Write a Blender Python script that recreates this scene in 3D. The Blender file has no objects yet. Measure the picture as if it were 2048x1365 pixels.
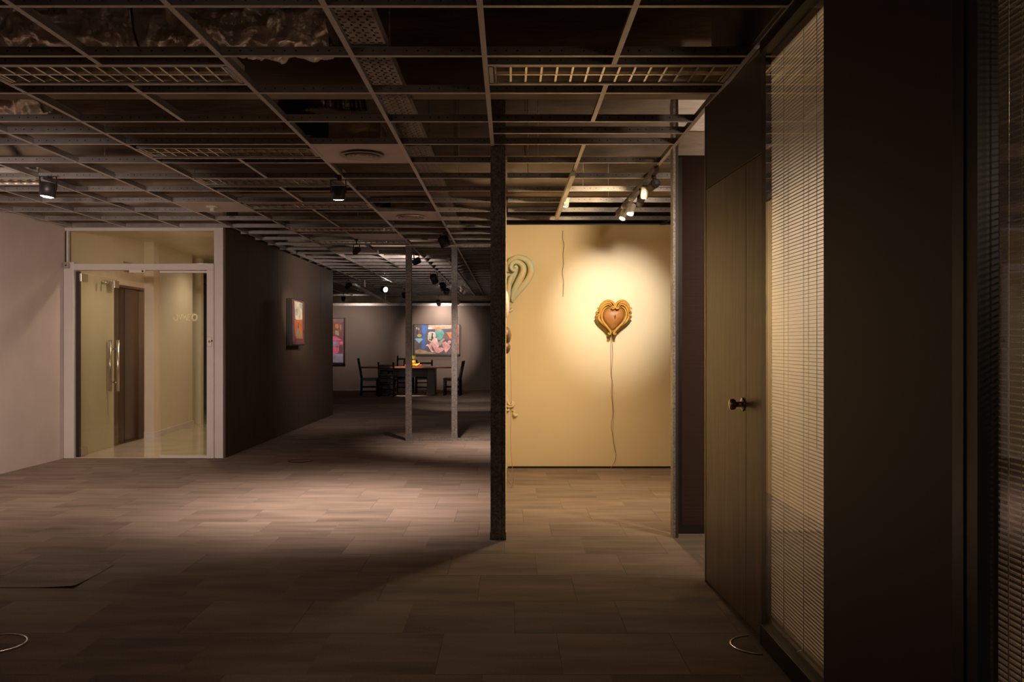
import bpy, math, random
from mathutils import Vector, Matrix, noise
random.seed(7)
PI = math.pi
SC = bpy.context.scene
COL = SC.collection

# ------------------------------------------------------------------ camera, world, exposure
F, CX, CY, CZ = 1800.0, 1020.0, 687.0, 1.29
cam = bpy.data.cameras.new('camera'); camo = bpy.data.objects.new('camera', cam); COL.objects.link(camo)
cam.sensor_width = 36.0; cam.lens = F / 2048 * 36
cam.shift_x = (1024 - CX) / 2048; cam.shift_y = (CY - 682.5) / 2048
cam.clip_start = 0.05; cam.clip_end = 200
camo.location = (0, 0, CZ); camo.rotation_euler = (PI / 2, 0, 0)
SC.camera = camo
w = bpy.data.worlds.new('world'); SC.world = w; w.use_nodes = True
w.node_tree.nodes['Background'].inputs[0].default_value = (0.9, 0.7, 0.55, 1)
w.node_tree.nodes['Background'].inputs[1].default_value = 0.008
SC.view_settings.view_transform = 'Standard'; SC.view_settings.look = 'None'
SC.view_settings.gamma = 1; SC.view_settings.exposure = 0.9
SC.cycles.max_bounces = 7; SC.cycles.diffuse_bounces = 4; SC.cycles.glossy_bounces = 4
SC.cycles.transmission_bounces = 6; SC.cycles.transparent_max_bounces = 12
SC.cycles.sample_clamp_indirect = 3.0
SC.cycles.caustics_reflective = False; SC.cycles.caustics_refractive = False
SC.cycles.use_denoising = True

WARM = (1.0, 0.73, 0.42); NEUT = (1.0, 0.785, 0.665); SOFT = (1.0, 0.74, 0.54)
def add_light(name, typ, loc, energy, color, parent=None, target=None, size=60, blend=0.8, radius=0.03, sx=None, sy=None):
    l = bpy.data.lights.new(name, typ); l.energy = energy; l.color = color
    o = bpy.data.objects.new(name, l); COL.objects.link(o)
    if typ == 'SPOT':
        l.spot_size = math.radians(size); l.spot_blend = blend; l.shadow_soft_size = radius
    elif typ == 'POINT':
        l.shadow_soft_size = radius
    elif typ == 'AREA':
        l.shape = 'RECTANGLE'; l.size = sx; l.size_y = sy
    o.location = loc
    if target is not None:
        o.rotation_euler = (Vector(target) - Vector(loc)).to_track_quat('-Z', 'Y').to_euler()
    if parent: o.parent = parent
    return o
# daylight-less interior: added fill lights with no fixtures brighten floor, left wall and entrance
add_light('hall_fill_behind', 'AREA', (-2.0, -1.2, 2.5), 1.0, SOFT, target=(-2.0, 4.5, 0.2), sx=3, sy=0.6)
add_light('hall_fill_left', 'SPOT', (-3.3, 4.4, 2.15), 130, NEUT, target=(-5.05, 8.8, 1.1), size=75, blend=1, radius=0.06)
add_light('hall_fill_entrance', 'SPOT', (-2.2, 2.9, 2.15), 200, NEUT, target=(-4.3, 10.1, 1.15), size=42, blend=1, radius=0.06)
add_light('hall_fill_floor', 'SPOT', (-1.0, 2.0, 2.35), 4, SOFT, target=(-1.4, 5.0, 0), size=120, blend=1, radius=0.06)

# ------------------------------------------------------------------ materials
MATS = {}
def mat(name, col, rough=0.6, metal=0.0, noise_amt=0.0, nscale=8.0, stretch=(1, 1, 1), bump=0.0, bscale=40.0,
        emit=None, estr=0.0, col2=None, spec=None, coat=0.0, bstretch=None):
    m = bpy.data.materials.new(name); m.use_nodes = True
    nt = m.node_tree; b = nt.nodes['Principled BSDF']
    b.inputs['Base Color'].default_value = (*col, 1)
    b.inputs['Roughness'].default_value = rough; b.inputs['Metallic'].default_value = metal
    if spec is not None: b.inputs['Specular IOR Level'].default_value = spec
    if coat: b.inputs['Coat Weight'].default_value = coat; b.inputs['Coat Roughness'].default_value = 0.12
    tc = nt.nodes.new('ShaderNodeTexCoord')
    if noise_amt > 0 or col2:
        mp = nt.nodes.new('ShaderNodeMapping'); mp.inputs['Scale'].default_value = stretch
        nt.links.new(tc.outputs['Object'], mp.inputs[0])
        n = nt.nodes.new('ShaderNodeTexNoise'); n.inputs['Scale'].default_value = nscale; n.inputs['Detail'].default_value = 6
        nt.links.new(mp.outputs[0], n.inputs['Vector'])
        r = nt.nodes.new('ShaderNodeValToRGB')
        r.color_ramp.elements[0].position = 0.35; r.color_ramp.elements[1].position = 0.65
        c2 = col2 if col2 else tuple(min(1, c * (1 + noise_amt)) for c in col)
        c1 = col if col2 else tuple(c * (1 - noise_amt) for c in col)
        r.color_ramp.elements[0].color = (*c1, 1); r.color_ramp.elements[1].color = (*c2, 1)
        nt.links.new(n.outputs[0], r.inputs[0]); nt.links.new(r.outputs[0], b.inputs['Base Color'])
    if bump > 0:
        n2 = nt.nodes.new('ShaderNodeTexNoise'); n2.inputs['Scale'].default_value = bscale; n2.inputs['Detail'].default_value = 5
        mp2 = nt.nodes.new('ShaderNodeMapping'); mp2.inputs['Scale'].default_value = bstretch or stretch
        nt.links.new(tc.outputs['Object'], mp2.inputs[0]); nt.links.new(mp2.outputs[0], n2.inputs['Vector'])
        bp = nt.nodes.new('ShaderNodeBump'); bp.inputs['Strength'].default_value = bump; bp.inputs['Distance'].default_value = 0.02
        nt.links.new(n2.outputs[0], bp.inputs['Height']); nt.links.new(bp.outputs[0], b.inputs['Normal'])
    if emit:
        b.inputs['Emission Color'].default_value = (*emit, 1); b.inputs['Emission Strength'].default_value = estr
    MATS[name] = m
    return m

def carpet():
    m = bpy.data.materials.new('carpet'); m.use_nodes = True
    nt = m.node_tree; N = nt.nodes; L = nt.links; b = N['Principled BSDF']
    b.inputs['Roughness'].default_value = 0.95; b.inputs['Specular IOR Level'].default_value = 0.15
    tc = N.new('ShaderNodeTexCoord'); sp = N.new('ShaderNodeSeparateXYZ'); L.new(tc.outputs['Object'], sp.inputs[0])
    def math_(op, a, bb=None):
        n = N.new('ShaderNodeMath'); n.operation = op
        for i, v in enumerate((a, bb)):
            if v is None: continue
            if isinstance(v, (int, float)): n.inputs[i].default_value = v
            else: L.new(v, n.inputs[i])
        return n.outputs[0]
    T = 0.5
    fy = math_('DIVIDE', sp.outputs[1], T); iy = math_('FLOOR', fy)
    off = math_('MULTIPLY', math_('MODULO', math_('MULTIPLY', iy, 0.37), 1.0), 1.0)
    fx = math_('ADD', math_('DIVIDE', sp.outputs[0], T), off); ix = math_('FLOOR', fx)
    cb = N.new('ShaderNodeCombineXYZ'); L.new(ix, cb.inputs[0]); L.new(iy, cb.inputs[1])
    wn = N.new('ShaderNodeTexWhiteNoise'); wn.noise_dimensions = '3D'; L.new(cb.outputs[0], wn.inputs['Vector'])
    # streaks inside a tile, different per tile
    mp = N.new('ShaderNodeMapping'); mp.inputs['Scale'].default_value = (1.5, 7, 1); L.new(tc.outputs['Object'], mp.inputs[0])
    ad = N.new('ShaderNodeVectorMath'); ad.operation = 'ADD'; L.new(mp.outputs[0], ad.inputs[0])
    sc = N.new('ShaderNodeVectorMath'); sc.operation = 'SCALE'; sc.inputs['Scale'].default_value = 6.0
    L.new(wn.outputs['Color'], sc.inputs[0]); L.new(sc.outputs[0], ad.inputs[1])
    n1 = N.new('ShaderNodeTexNoise'); n1.inputs['Scale'].default_value = 1.0; n1.inputs['Detail'].default_value = 3; L.new(ad.outputs[0], n1.inputs['Vector'])
    n2 = N.new('ShaderNodeTexNoise'); n2.inputs['Scale'].default_value = 170; n2.inputs['Detail'].default_value = 2; L.new(tc.outputs['Object'], n2.inputs['Vector'])
    v = math_('ADD', math_('MULTIPLY', wn.outputs['Value'], 0.13), math_('MULTIPLY', n1.outputs[0], 0.62))
    v = math_('ADD', v, math_('MULTIPLY', n2.outputs[0], 0.42))
    r = N.new('ShaderNodeValToRGB'); r.color_ramp.elements[0].position = 0.28; r.color_ramp.elements[1].position = 1.0
    r.color_ramp.elements[0].color = (0.095, 0.071, 0.055, 1); r.color_ramp.elements[1].color = (0.37, 0.285, 0.23, 1)
    L.new(v, r.inputs[0])
    # thin seams
    fr = math_('FRACT', fx); fr2 = math_('FRACT', fy)
    s = math_('MINIMUM', math_('LESS_THAN', fr, 0.006), 1.0); s2 = math_('LESS_THAN', fr2, 0.010)
    seam = math_('MULTIPLY', math_('MAXIMUM', s, s2), math_('GREATER_THAN', wn.outputs['Value'], 0.45))
    mx = N.new('ShaderNodeMix'); mx.data_type = 'RGBA'
    L.new(math_('MULTIPLY', seam, 0.6), mx.inputs[0]); L.new(r.outputs[0], mx.inputs[6]); mx.inputs[7].default_value = (0.05, 0.04, 0.035, 1)
    L.new(mx.outputs[2], b.inputs['Base Color'])
    bp = N.new('ShaderNodeBump'); bp.inputs['Strength'].default_value = 0.5; bp.inputs['Distance'].default_value = 0.004
    L.new(n2.outputs[0], bp.inputs['Height']); L.new(bp.outputs[0], b.inputs['Normal'])
    return m
M_carpet = carpet()
M_white = mat('white_paint', (0.64, 0.55, 0.53), 0.55, noise_amt=0.04, nscale=3, bump=0.03, bscale=120)
M_frame = mat('white_frame_paint', (0.66, 0.60, 0.57), 0.4, noise_amt=0.03, nscale=5)
M_divider = mat('dark_brown_paint', (0.092, 0.063, 0.047), 0.6, spec=0.25, noise_amt=0.14, nscale=5, stretch=(1, 5, 0.35), bump=0.02, bscale=30)
M_far = mat('brown_wall_paint', (0.16, 0.122, 0.10), 0.6, noise_amt=0.04, nscale=2)
M_yellow = mat('cream_wall_paint', (0.74, 0.61, 0.40), 0.6, noise_amt=0.02, nscale=2)
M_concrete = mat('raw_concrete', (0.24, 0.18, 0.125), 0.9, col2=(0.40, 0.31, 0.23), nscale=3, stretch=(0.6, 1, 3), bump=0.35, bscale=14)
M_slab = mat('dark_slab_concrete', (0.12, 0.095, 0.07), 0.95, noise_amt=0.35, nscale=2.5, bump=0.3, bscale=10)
M_tee = mat('ceiling_tee_paint', (0.66, 0.60, 0.56), 0.4, metal=0.15, noise_amt=0.05, nscale=20)
def galvanized(name, base, hi):
    m = bpy.data.materials.new(name); m.use_nodes = True
    nt = m.node_tree; N = nt.nodes; L = nt.links; b = N['Principled BSDF']
    b.inputs['Metallic'].default_value = 0.75; b.inputs['Roughness'].default_value = 0.42
    tc = N.new('ShaderNodeTexCoord'); vo = N.new('ShaderNodeTexVoronoi'); vo.inputs['Scale'].default_value = 90
    L.new(tc.outputs['Object'], vo.inputs['Vector'])
    sp = N.new('ShaderNodeSeparateColor'); L.new(vo.outputs['Color'], sp.inputs[0])
    no = N.new('ShaderNodeTexNoise'); no.inputs['Scale'].default_value = 4; L.new(tc.outputs['Object'], no.inputs['Vector'])
    ml = N.new('ShaderNodeMath'); ml.operation = 'MULTIPLY'; L.new(sp.outputs[0], ml.inputs[0]); L.new(no.outputs[0], ml.inputs[1])
    r = N.new('ShaderNodeValToRGB'); r.color_ramp.elements[1].position = 0.6
    r.color_ramp.elements[0].color = (*base, 1); r.color_ramp.elements[1].color = (*hi, 1)
    L.new(ml.outputs[0], r.inputs[0]); L.new(r.outputs[0], b.inputs['Base Color'])
    return m
M_galv = galvanized('galvanized_steel', (0.30, 0.28, 0.27), (0.60, 0.57, 0.55))
M_galvd = galvanized('dark_galvanized_steel', (0.13, 0.115, 0.10), (0.34, 0.31, 0.28))
M_foil = mat('foil_wrap', (0.84, 0.72, 0.63), 0.30, metal=0.45, bump=0.6, bscale=22)
M_blackfoil = mat('black_foil', (0.34, 0.29, 0.27), 0.25, metal=0.9, bump=0.5, bscale=25)
M_kraft = mat('kraft_foil', (0.40, 0.30, 0.16), 0.35, metal=0.5, noise_amt=0.3, nscale=6, bump=0.5, bscale=7)
M_tray = mat('tray_steel', (0.36, 0.31, 0.28), 0.5, metal=0.5, noise_amt=0.1)
M_tile = mat('ceiling_tile_board', (0.60, 0.52, 0.48), 0.7, noise_amt=0.03)
M_diff = mat('diffuser_metal', (0.50, 0.42, 0.38), 0.35, metal=0.3)
M_reflector = mat('satin_reflector', (0.82, 0.76, 0.66), 0.42, metal=0.7)
M_louvre = mat('louvre_aluminium', (0.60, 0.55, 0.48), 0.24, metal=1.0)
M_housing = mat('fixture_housing', (0.55, 0.50, 0.45), 0.4, metal=0.2)
M_black = mat('black_lamp_paint', (0.018, 0.016, 0.015), 0.45)
M_dgrey = mat('dark_grey_lamp', (0.10, 0.09, 0.085), 0.5)
M_wlamp = mat('white_lamp_paint', (0.72, 0.66, 0.58), 0.4)
M_lensw = mat('lit_lens_warm', (1, 0.9, 0.7), 0.3, emit=(1, 0.80, 0.50), estr=14)
M_lensn = mat('lit_lens_neutral', (1, 0.95, 0.9), 0.3, emit=(1, 0.88, 0.76), estr=14)
M_steel = mat('brushed_steel', (0.60, 0.55, 0.50), 0.28, metal=1.0, noise_amt=0.08, nscale=30, stretch=(30, 30, 0.5))
M_elev = mat('elevator_steel', (0.13, 0.09, 0.062), 0.28, metal=0.95, noise_amt=0.12, nscale=6, stretch=(20, 20, 0.4))
M_lobby = mat('lobby_cream_paint', (0.72, 0.62, 0.48), 0.35, noise_amt=0.02)
M_marble = mat('polished_floor_tile', (0.62, 0.53, 0.40), 0.08, noise_amt=0.08, nscale=3)
M_blacktrim = mat('black_trim', (0.02, 0.016, 0.014), 0.35)
M_wpaper = mat('striped_brown_panel', (0.042, 0.017, 0.010), 0.8, noise_amt=0.15, nscale=8, stretch=(0.2, 1, 12))
M_wood = mat('dark_door_veneer', (0.125, 0.088, 0.052), 0.34, col2=(0.19, 0.135, 0.08), nscale=3.5, stretch=(6, 6, 0.5), bump=0.06, bscale=9)
M_wood2 = mat('dark_wall_veneer', (0.035, 0.021, 0.015), 0.5, noise_amt=0.12, nscale=4, stretch=(4, 4, 0.5))
M_brass = mat('aged_brass', (0.55, 0.42, 0.22), 0.2, metal=1.0)
M_slat = mat('blind_slat', (0.78, 0.68, 0.52), 0.45)
M_cord = mat('blind_cord', (0.34, 0.27, 0.18), 0.7)
M_office = mat('office_cream_paint', (0.74, 0.68, 0.60), 0.7)
M_darkwood = mat('dark_chair_wood', (0.016, 0.009, 0.006), 0.4, noise_amt=0.3, nscale=12)
M_tabletop = mat('table_top_wood', (0.26, 0.11, 0.055), 0.3, noise_amt=0.2, nscale=8, stretch=(0.4, 4, 4))
M_wire = mat('wire_orange', (0.40, 0.25, 0.12), 0.6)
M_wireb = mat('wire_brown', (0.28, 0.18, 0.09), 0.6)
M_ring = mat('ring_steel', (0.75, 0.68, 0.62), 0.25, metal=1.0)
M_heart = mat('mustard_glaze', (0.46, 0.22, 0.025), 0.55, noise_amt=0.08, nscale=25)
M_heartin = mat('terracotta_glaze', (0.34, 0.135, 0.03), 0.5, noise_amt=0.1, nscale=14)
M_heartbase = mat('shaded_mustard_glaze', (0.20, 0.15, 0.02), 0.6)  # olive tone is the shade under the heart, put into the glaze colour
M_scroll = mat('pale_green_glaze', (0.56, 0.66, 0.52), 0.6, col2=(0.72, 0.58, 0.36), nscale=7)
M_plaster = mat('cream_plaster', (0.76, 0.64, 0.42), 0.6)
M_brown = mat('brown_ceramic', (0.12, 0.06, 0.03), 0.4)
def glass(name, tint=(1, 1, 1), ior=1.5):
    m = bpy.data.materials.new(name); m.use_nodes = True
    nt = m.node_tree; N = nt.nodes; L = nt.links
    for n in list(N):
        if n.type != 'OUTPUT_MATERIAL': N.remove(n)
    out = [n for n in N if n.type == 'OUTPUT_MATERIAL'][0]
    tr = N.new('ShaderNodeBsdfTransparent'); tr.inputs[0].default_value = (*tint, 1)
    gl = N.new('ShaderNodeBsdfGlossy'); gl.inputs['Roughness'].default_value = 0.0
    fr = N.new('ShaderNodeFresnel'); ge = N.new('ShaderNodeNewGeometry')
    mi = N.new('ShaderNodeMix'); mi.inputs[2].default_value = ior; mi.inputs[3].default_value = 1 / ior
    L.new(ge.outputs['Backfacing'], mi.inputs[0]); L.new(mi.outputs[0], fr.inputs[0])
    mx = N.new('ShaderNodeMixShader'); L.new(fr.outputs[0], mx.inputs[0]); L.new(tr.outputs[0], mx.inputs[1]); L.new(gl.outputs[0], mx.inputs[2])
    L.new(mx.outputs[0], out.inputs[0])
    return m
M_glass = glass('office_glass', (0.94, 0.93, 0.91), 1.55)
M_doorglass = glass('door_glass', (0.93, 0.95, 0.90), 1.45)

# ------------------------------------------------------------------ mesh helpers
class MB:
    def __init__(s): s.v = []; s.f = []; s.m = []; s.sm = []
    def add(s, vs, fs, mi=0, smooth=False):
        o = len(s.v); s.v += [tuple(v) for v in vs]
        for f in fs: s.f.append([o + i for i in f]); s.m.append(mi); s.sm.append(smooth)
        return s
    def box(s, x0, y0, z0, x1, y1, z1, mi=0):
        vs = [(x, y, z) for z in (z0, z1) for y in (y0, y1) for x in (x0, x1)]
        return s.add(vs, [(0, 2, 3, 1), (4, 5, 7, 6), (0, 1, 5, 4), (2, 6, 7, 3), (0, 4, 6, 2), (1, 3, 7, 5)], mi)
    def bar(s, a, b, w, h, up=(0, 0, 1), mi=0):
        a = Vector(a); b = Vector(b); d = (b - a).normalized(); u = Vector(up)
        sd = d.cross(u)
        if sd.length < 1e-4: sd = d.cross(Vector((1, 0, 0)))
        sd.normalize(); u = sd.cross(d)
        vs = []
        for p in (a, b):
            for i, j in ((-1, -1), (1, -1), (1, 1), (-1, 1)): vs.append(p + sd * (i * w / 2) + u * (j * h / 2))
        return s.add(vs, [(3, 2, 1, 0), (4, 5, 6, 7), (0, 1, 5, 4), (1, 2, 6, 5), (2, 3, 7, 6), (3, 0, 4, 7)], mi)
    def tube(s, pts, rad, n=10, mi=0, caps=True, flat=None):
        """flat=(normal vector, factor): squash the section along that direction"""
        pts = [Vector(p) for p in pts]
        if not hasattr(rad, '__len__'): rad = [rad] * len(pts)
        vs = []; prev = None
        for i, p in enumerate(pts):
            d = (pts[min(i + 1, len(pts) - 1)] - pts[max(i - 1, 0)])
            if d.length < 1e-9: d = Vector((0, 0, 1))
            d.normalize()
            if flat: a = Vector(flat[0]); a = (a - d * a.dot(d)).normalized()
            else:
                a = prev if prev is not None else (Vector((0, 0, 1)) if abs(d.z) < 0.9 else Vector((1, 0, 0)))
                a = a - d * a.dot(d)
                a = a.normalized() if a.length > 1e-6 else d.orthogonal().normalized()
            prev = a; c = d.cross(a); k = flat[1] if flat else 1
            for j in range(n):
                t = 2 * PI * j / n
                vs.append(p + (a * math.cos(t) * k + c * math.sin(t)) * rad[i])
        fs = []
        for i in range(len(pts) - 1):
            for j in range(n):
                fs.append((i * n + j, i * n + (j + 1) % n, (i + 1) * n + (j + 1) % n, (i + 1) * n + j))
        s.add(vs, fs, mi, True)
        if caps:
            o = len(s.v) - len(vs)
            s.f.append([o + j for j in range(n)][::-1]); s.m.append(mi); s.sm.append(False)
            s.f.append([o + (len(pts) - 1) * n + j for j in range(n)]); s.m.append(mi); s.sm.append(False)
        return s
    def lathe(s, prof, n=24, org=(0, 0, 0), axis=(0, 0, 1), mi=0, smooth=True):
        q = Vector((0, 0, 1)).rotation_difference(Vector(axis).normalized()); org = Vector(org)
        vs = []
        for r, z in prof:
            for j in range(n):
                t = 2 * PI * j / n
                vs.append(org + q @ Vector((r * math.cos(t), r * math.sin(t), z)))
        fs = [(i * n + j, i * n + (j + 1) % n, (i + 1) * n + (j + 1) % n, (i + 1) * n + j) for i in range(len(prof) - 1) for j in range(n)]
        return s.add(vs, fs, mi, smooth)
    def prism(s, pts, ext, mi=0):
        n = len(pts); pts = [Vector(p) for p in pts]; e = Vector(ext)
        vs = pts + [p + e for p in pts]
        fs = [tuple(range(n))[::-1], tuple(range(n, 2 * n))] + [(i, (i + 1) % n, n + (i + 1) % n, n + i) for i in range(n)]
        return s.add(vs, fs, mi)
    def ball(s, c, r, n=12, mi=0, sc=(1, 1, 1)):
        c = Vector(c); vs = []; k = n // 2
        for i in range(k + 1):
            ph = PI * i / k
            for j in range(n):
                t = 2 * PI * j / n
                vs.append((c.x + sc[0] * r * math.sin(ph) * math.cos(t), c.y + sc[1] * r * math.sin(ph) * math.sin(t), c.z + sc[2] * r * math.cos(ph)))
        fs = [(i * n + j, (i + 1) * n + j, (i + 1) * n + (j + 1) % n, i * n + (j + 1) % n) for i in range(k) for j in range(n)]
        return s.add(vs, fs, mi, True)
    def build(s, name, mats, parent=None, bevel=0.0):
        me = bpy.data.meshes.new(name); me.from_pydata(s.v, [], s.f)
        if not isinstance(mats, (list, tuple)): mats = [mats]
        for m in mats: me.materials.append(m)
        for p, mi, sm in zip(me.polygons, s.m, s.sm): p.material_index = mi; p.use_smooth = sm
        me.update(); me.validate()
        o = bpy.data.objects.new(name, me); COL.objects.link(o)
        if parent: o.parent = parent
        if bevel > 0:
            md = o.modifiers.new('bevel', 'BEVEL'); md.width = bevel; md.segments = 2; md.limit_method = 'ANGLE'
        return o
def tag(o, label=None, cat=None, group=None, kind=None):
    if label: o['label'] = label
    if cat: o['category'] = cat
    if group: o['group'] = group
    if kind: o['kind'] = kind
    return o
def empty(name, loc=(0, 0, 0), rz=0):
    o = bpy.data.objects.new(name, None); COL.objects.link(o); o.location = loc; o.rotation_euler = (0, 0, rz)
    o.empty_display_size = 0.1
    return o
def kids(o): return [c for c in bpy.data.objects if c.parent == o]
def copy_tree(o, parent=None):
    c = o.copy(); COL.objects.link(c)
    if parent: c.parent = parent
    for ch in kids(o): copy_tree(ch, c)
    return c
def struct(mb, name, m, label=None, cat=None, parent=None, bevel=0):
    o = mb.build(name, m, parent, bevel); o['kind'] = 'structure'
    if label: o['label'] = label
    if cat: o['category'] = cat
    return o
ORD = ['first', 'second', 'third', 'fourth', 'fifth', 'sixth', 'seventh', 'eighth', 'ninth', 'tenth', 'eleventh', 'twelfth',
       'thirteenth', 'fourteenth', 'fifteenth', 'sixteenth', 'seventeenth', 'eighteenth', 'nineteenth', 'twentieth']
for a_, b_ in (('twenty', 10), ('thirty', 10), ('forty', 10)):
    ORD += [a_ + '-' + x for x in ORD[:9]] + [{'twenty': 'thirtieth', 'thirty': 'fortieth', 'forty': 'fiftieth'}[a_]]

ZC = 2.585   # underside of the ceiling grid
ZS = 3.25    # underside of the slab

# ------------------------------------------------------------------ setting
struct(MB().box(-8, -3, -0.12, 6, 26.5, 0), 'floor', M_carpet, 'brown grey carpet tile floor of the open gallery', 'floor')
slab = MB().box(-8, -3, ZS, 6, 26.5, ZS + 0.15)
yb = 1.6
while yb < 26:
    slab.box(-7.9, yb, 2.76, 5.9, yb + 0.17, ZS + 0.01)
    yb += 1.8
# the slab itself is a darker concrete than the beams
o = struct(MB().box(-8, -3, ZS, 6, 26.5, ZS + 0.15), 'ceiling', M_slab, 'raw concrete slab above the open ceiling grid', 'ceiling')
bm_ = MB(); yb = 1.65
while yb < 26:
    bm_.box(-7.9, yb, 2.76, 5.9, yb + 0.17, ZS)
    yb += 1.8
b_ = bm_.build('ceiling_beams', M_concrete, o)
# left white wall, slightly skewed
struct(MB().prism([(-5.28, -3, 0), (-5.42, -3, 0), (-5.10, 10.10, 0), (-4.995, 10.10, 0)][::-1], (0, 0, ZS)), 'wall_left', M_white,
       'off-white plaster wall at the far left', 'wall')
# entrance wall pieces : Y=10.1 plane
EY = 10.10
def px(x, y): return (x - CX) / F * y
def pz(yy, y): return CZ - (yy - CY) / F * y
ent = MB()
ent.box(px(428, EY), EY, 0, px(446, EY), EY + 0.12, 2.6)
ent.box(px(130, EY) - 0.08, EY, pz(462, EY), px(428, EY), EY + 0.12, 2.599)
ent.box(px(120, EY) - 0.1, EY + 0.002, 2.60, px(446, EY), EY + 0.12, ZS)
struct(ent, 'wall_entrance', M_frame, 'white post and header around the glass entrance', 'wall')
fr = MB()
fr.box(px(130, EY), EY - 0.03, 0, px(150, EY), EY + 0.09, pz(525, EY))
fr.box(px(150, EY), EY - 0.03, pz(541, EY), px(429, EY), EY + 0.09, pz(528, EY))
fr.box(px(415, EY), EY - 0.03, 0, px(429, EY), EY + 0.09, pz(541, EY))
fr.box(px(133, EY), EY, pz(525, EY), px(136, EY), EY + 0.05, pz(460, EY))
struct(fr, 'trim_1', M_frame, 'white frame around the glass entrance doors', 'door frame', bevel=0.004)
struct(MB().box(px(136, EY), EY + 0.03, pz(527, EY), px(428, EY), EY + 0.036, pz(462, EY)), 'window_1', M_doorglass,
       'glass transom above the entrance', 'window')
fx = MB().box(px(320, EY), EY + 0.02, 0.02, px(415, EY), EY + 0.03, pz(545, EY))
wf = struct(fx, 'window_2', M_doorglass, 'fixed glass panel beside the open glass door', 'window')
mm = MB().box(px(319, EY), EY + 0.005, pz(546, EY), px(416, EY), EY + 0.045, pz(542, EY)).box(px(319, EY), EY + 0.005, 0.0, px(416, EY), EY + 0.045, 0.03)
mm.build('window_frame', M_frame, wf)
# etched lettering, seen from behind: mirrored strokes of a five letter word
M_etch = bpy.data.materials.new('etched_letters'); M_etch.use_nodes = True
_n = M_etch.node_tree.nodes; _l = M_etch.node_tree.links; _n.remove(_n['Principled BSDF'])
_a = _n.new('ShaderNodeBsdfTransparent'); _b = _n.new('ShaderNodeBsdfTranslucent'); _b.inputs[0].default_value = (0.95, 0.88, 0.75, 1)
_m = _n.new('ShaderNodeMixShader'); _m.inputs[0].default_value = 0.55; _l.new(_a.outputs[0], _m.inputs[1]); _l.new(_b.outputs[0], _m.inputs[2])
_l.new(_m.outputs[0], _n['Material Output'].inputs[0])
et = MB()
def stroke(a, b, wdt=0.012):
    et.bar((px(a[0], EY), EY + 0.016, pz(a[1], EY)), (px(b[0], EY), EY + 0.016, pz(b[1], EY)), 0.004, wdt, up=(1, 0, 0.01))
def st(pts, wdt=0.012):
    for a, b in zip(pts[:-1], pts[1:]):
        A = Vector((px(a[0], EY), EY + 0.014, pz(a[1], EY))); B = Vector((px(b[0], EY), EY + 0.014, pz(b[1], EY)))
        d = (B - A).normalized(); nrm = d.cross(Vector((0, 1, 0))) * wdt / 2
        et.prism([A - nrm, A + nrm, B + nrm, B - nrm], (0, 0.004, 0))
hexa = [(383, 635), (386, 628.5), (392.5, 631), (393, 637.5), (389, 641.5), (384.5, 640), (383, 635)]
st(hexa, 0.017)
st([(380, 629.5), (374.5, 629.5), (374.5, 641), (380, 641)], 0.010); st([(375, 635), (379, 635)], 0.010)
st([(372, 641), (370, 629.5), (366.5, 641), (365, 629.5)], 0.009)
st([(363, 629), (360, 641), (357.5, 630)], 0.009)
st([(350.5, 628), (355, 632), (354, 640), (349, 641), (345.5, 635)], 0.009)
et.build('lettering', M_etch, wf)
# divider wall (dark) with panel seams
dv = MB()
ys_ = [10.12, 11.02, 12.4, 15.2, 16.24]
for a, b in zip(ys_[:-1], ys_[1:]):
    dv.box(-3.31, a + 0.0015, 0, -3.2 + 0.004 * (a - 10) / 6, b - 0.0015, 2.585)
dv.box(-3.30, 10.13, 0, -3.21, 16.23, 2.6)
struct(dv, 'wall_divider', M_divider, 'dark brown partition wall right of the entrance', 'wall')
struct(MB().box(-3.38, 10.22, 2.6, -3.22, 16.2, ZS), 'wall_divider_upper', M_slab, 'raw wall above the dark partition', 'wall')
# far wall
FY = 25.2
struct(MB().box(-8, FY, 0, 0.9, FY + 0.15, pz(612, FY)), 'wall_far', M_far, 'brown painted wall at the far end behind the table', 'wall')
struct(MB().box(-8, FY - 0.03, pz(612, FY), 0.9, FY + 0.15, pz(607, FY)), 'trim_2', M_galv, 'steel track along the top of the far wall', 'trim')
struct(MB().box(-8, FY - 0.015, 0, 0.9, FY, 0.035), 'baseboard_far', M_far, 'thin baseboard of the far wall', 'baseboard')
struct(MB().box(-8, 26.3, 0, 6, 26.45, ZS), 'wall_end', M_slab, 'dark end wall of the building', 'wall')
struct(MB().box(-5.25, 16.23, 0, -5.2, 26.3, ZS), 'wall_far_left', M_far, 'brown wall at the far left of the table area', 'wall')
# cream room
YW = 9.29
struct(MB().box(px(996, YW), YW, 0, 3.2, YW + 0.12, pz(450, YW)), 'wall_back', M_yellow, 'cream wall lit yellow behind the hanging heart', 'wall')
struct(MB().box(-0.02, YW - 0.012, 0, 3.2, YW, 0.02), 'baseboard_back', M_blacktrim, 'thin skirting of the cream wall', 'baseboard')
struct(MB().box(-0.11, 5.96, 0, -0.034, YW, pz(450, YW)), 'wall_gallery_left', M_yellow, 'cream side wall behind the steel pillar', 'wall')
struct(MB().box(-0.115, YW + 0.12, 0, -0.035, 11.86, 2.5), 'wall_return', M_far, 'brown back side of the cream room', 'wall')
struct(MB().box(3.1, 6.3, 0, 3.2, YW, ZS), 'wall_gallery_right', M_yellow, 'cream wall at the right of the cream room', 'wall')
struct(MB().box(3.1, YW + .12, 0, 3.2, 26.3, ZS), 'wall_right_far', M_far, 'brown wall at the right of the table area', 'wall')
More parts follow.
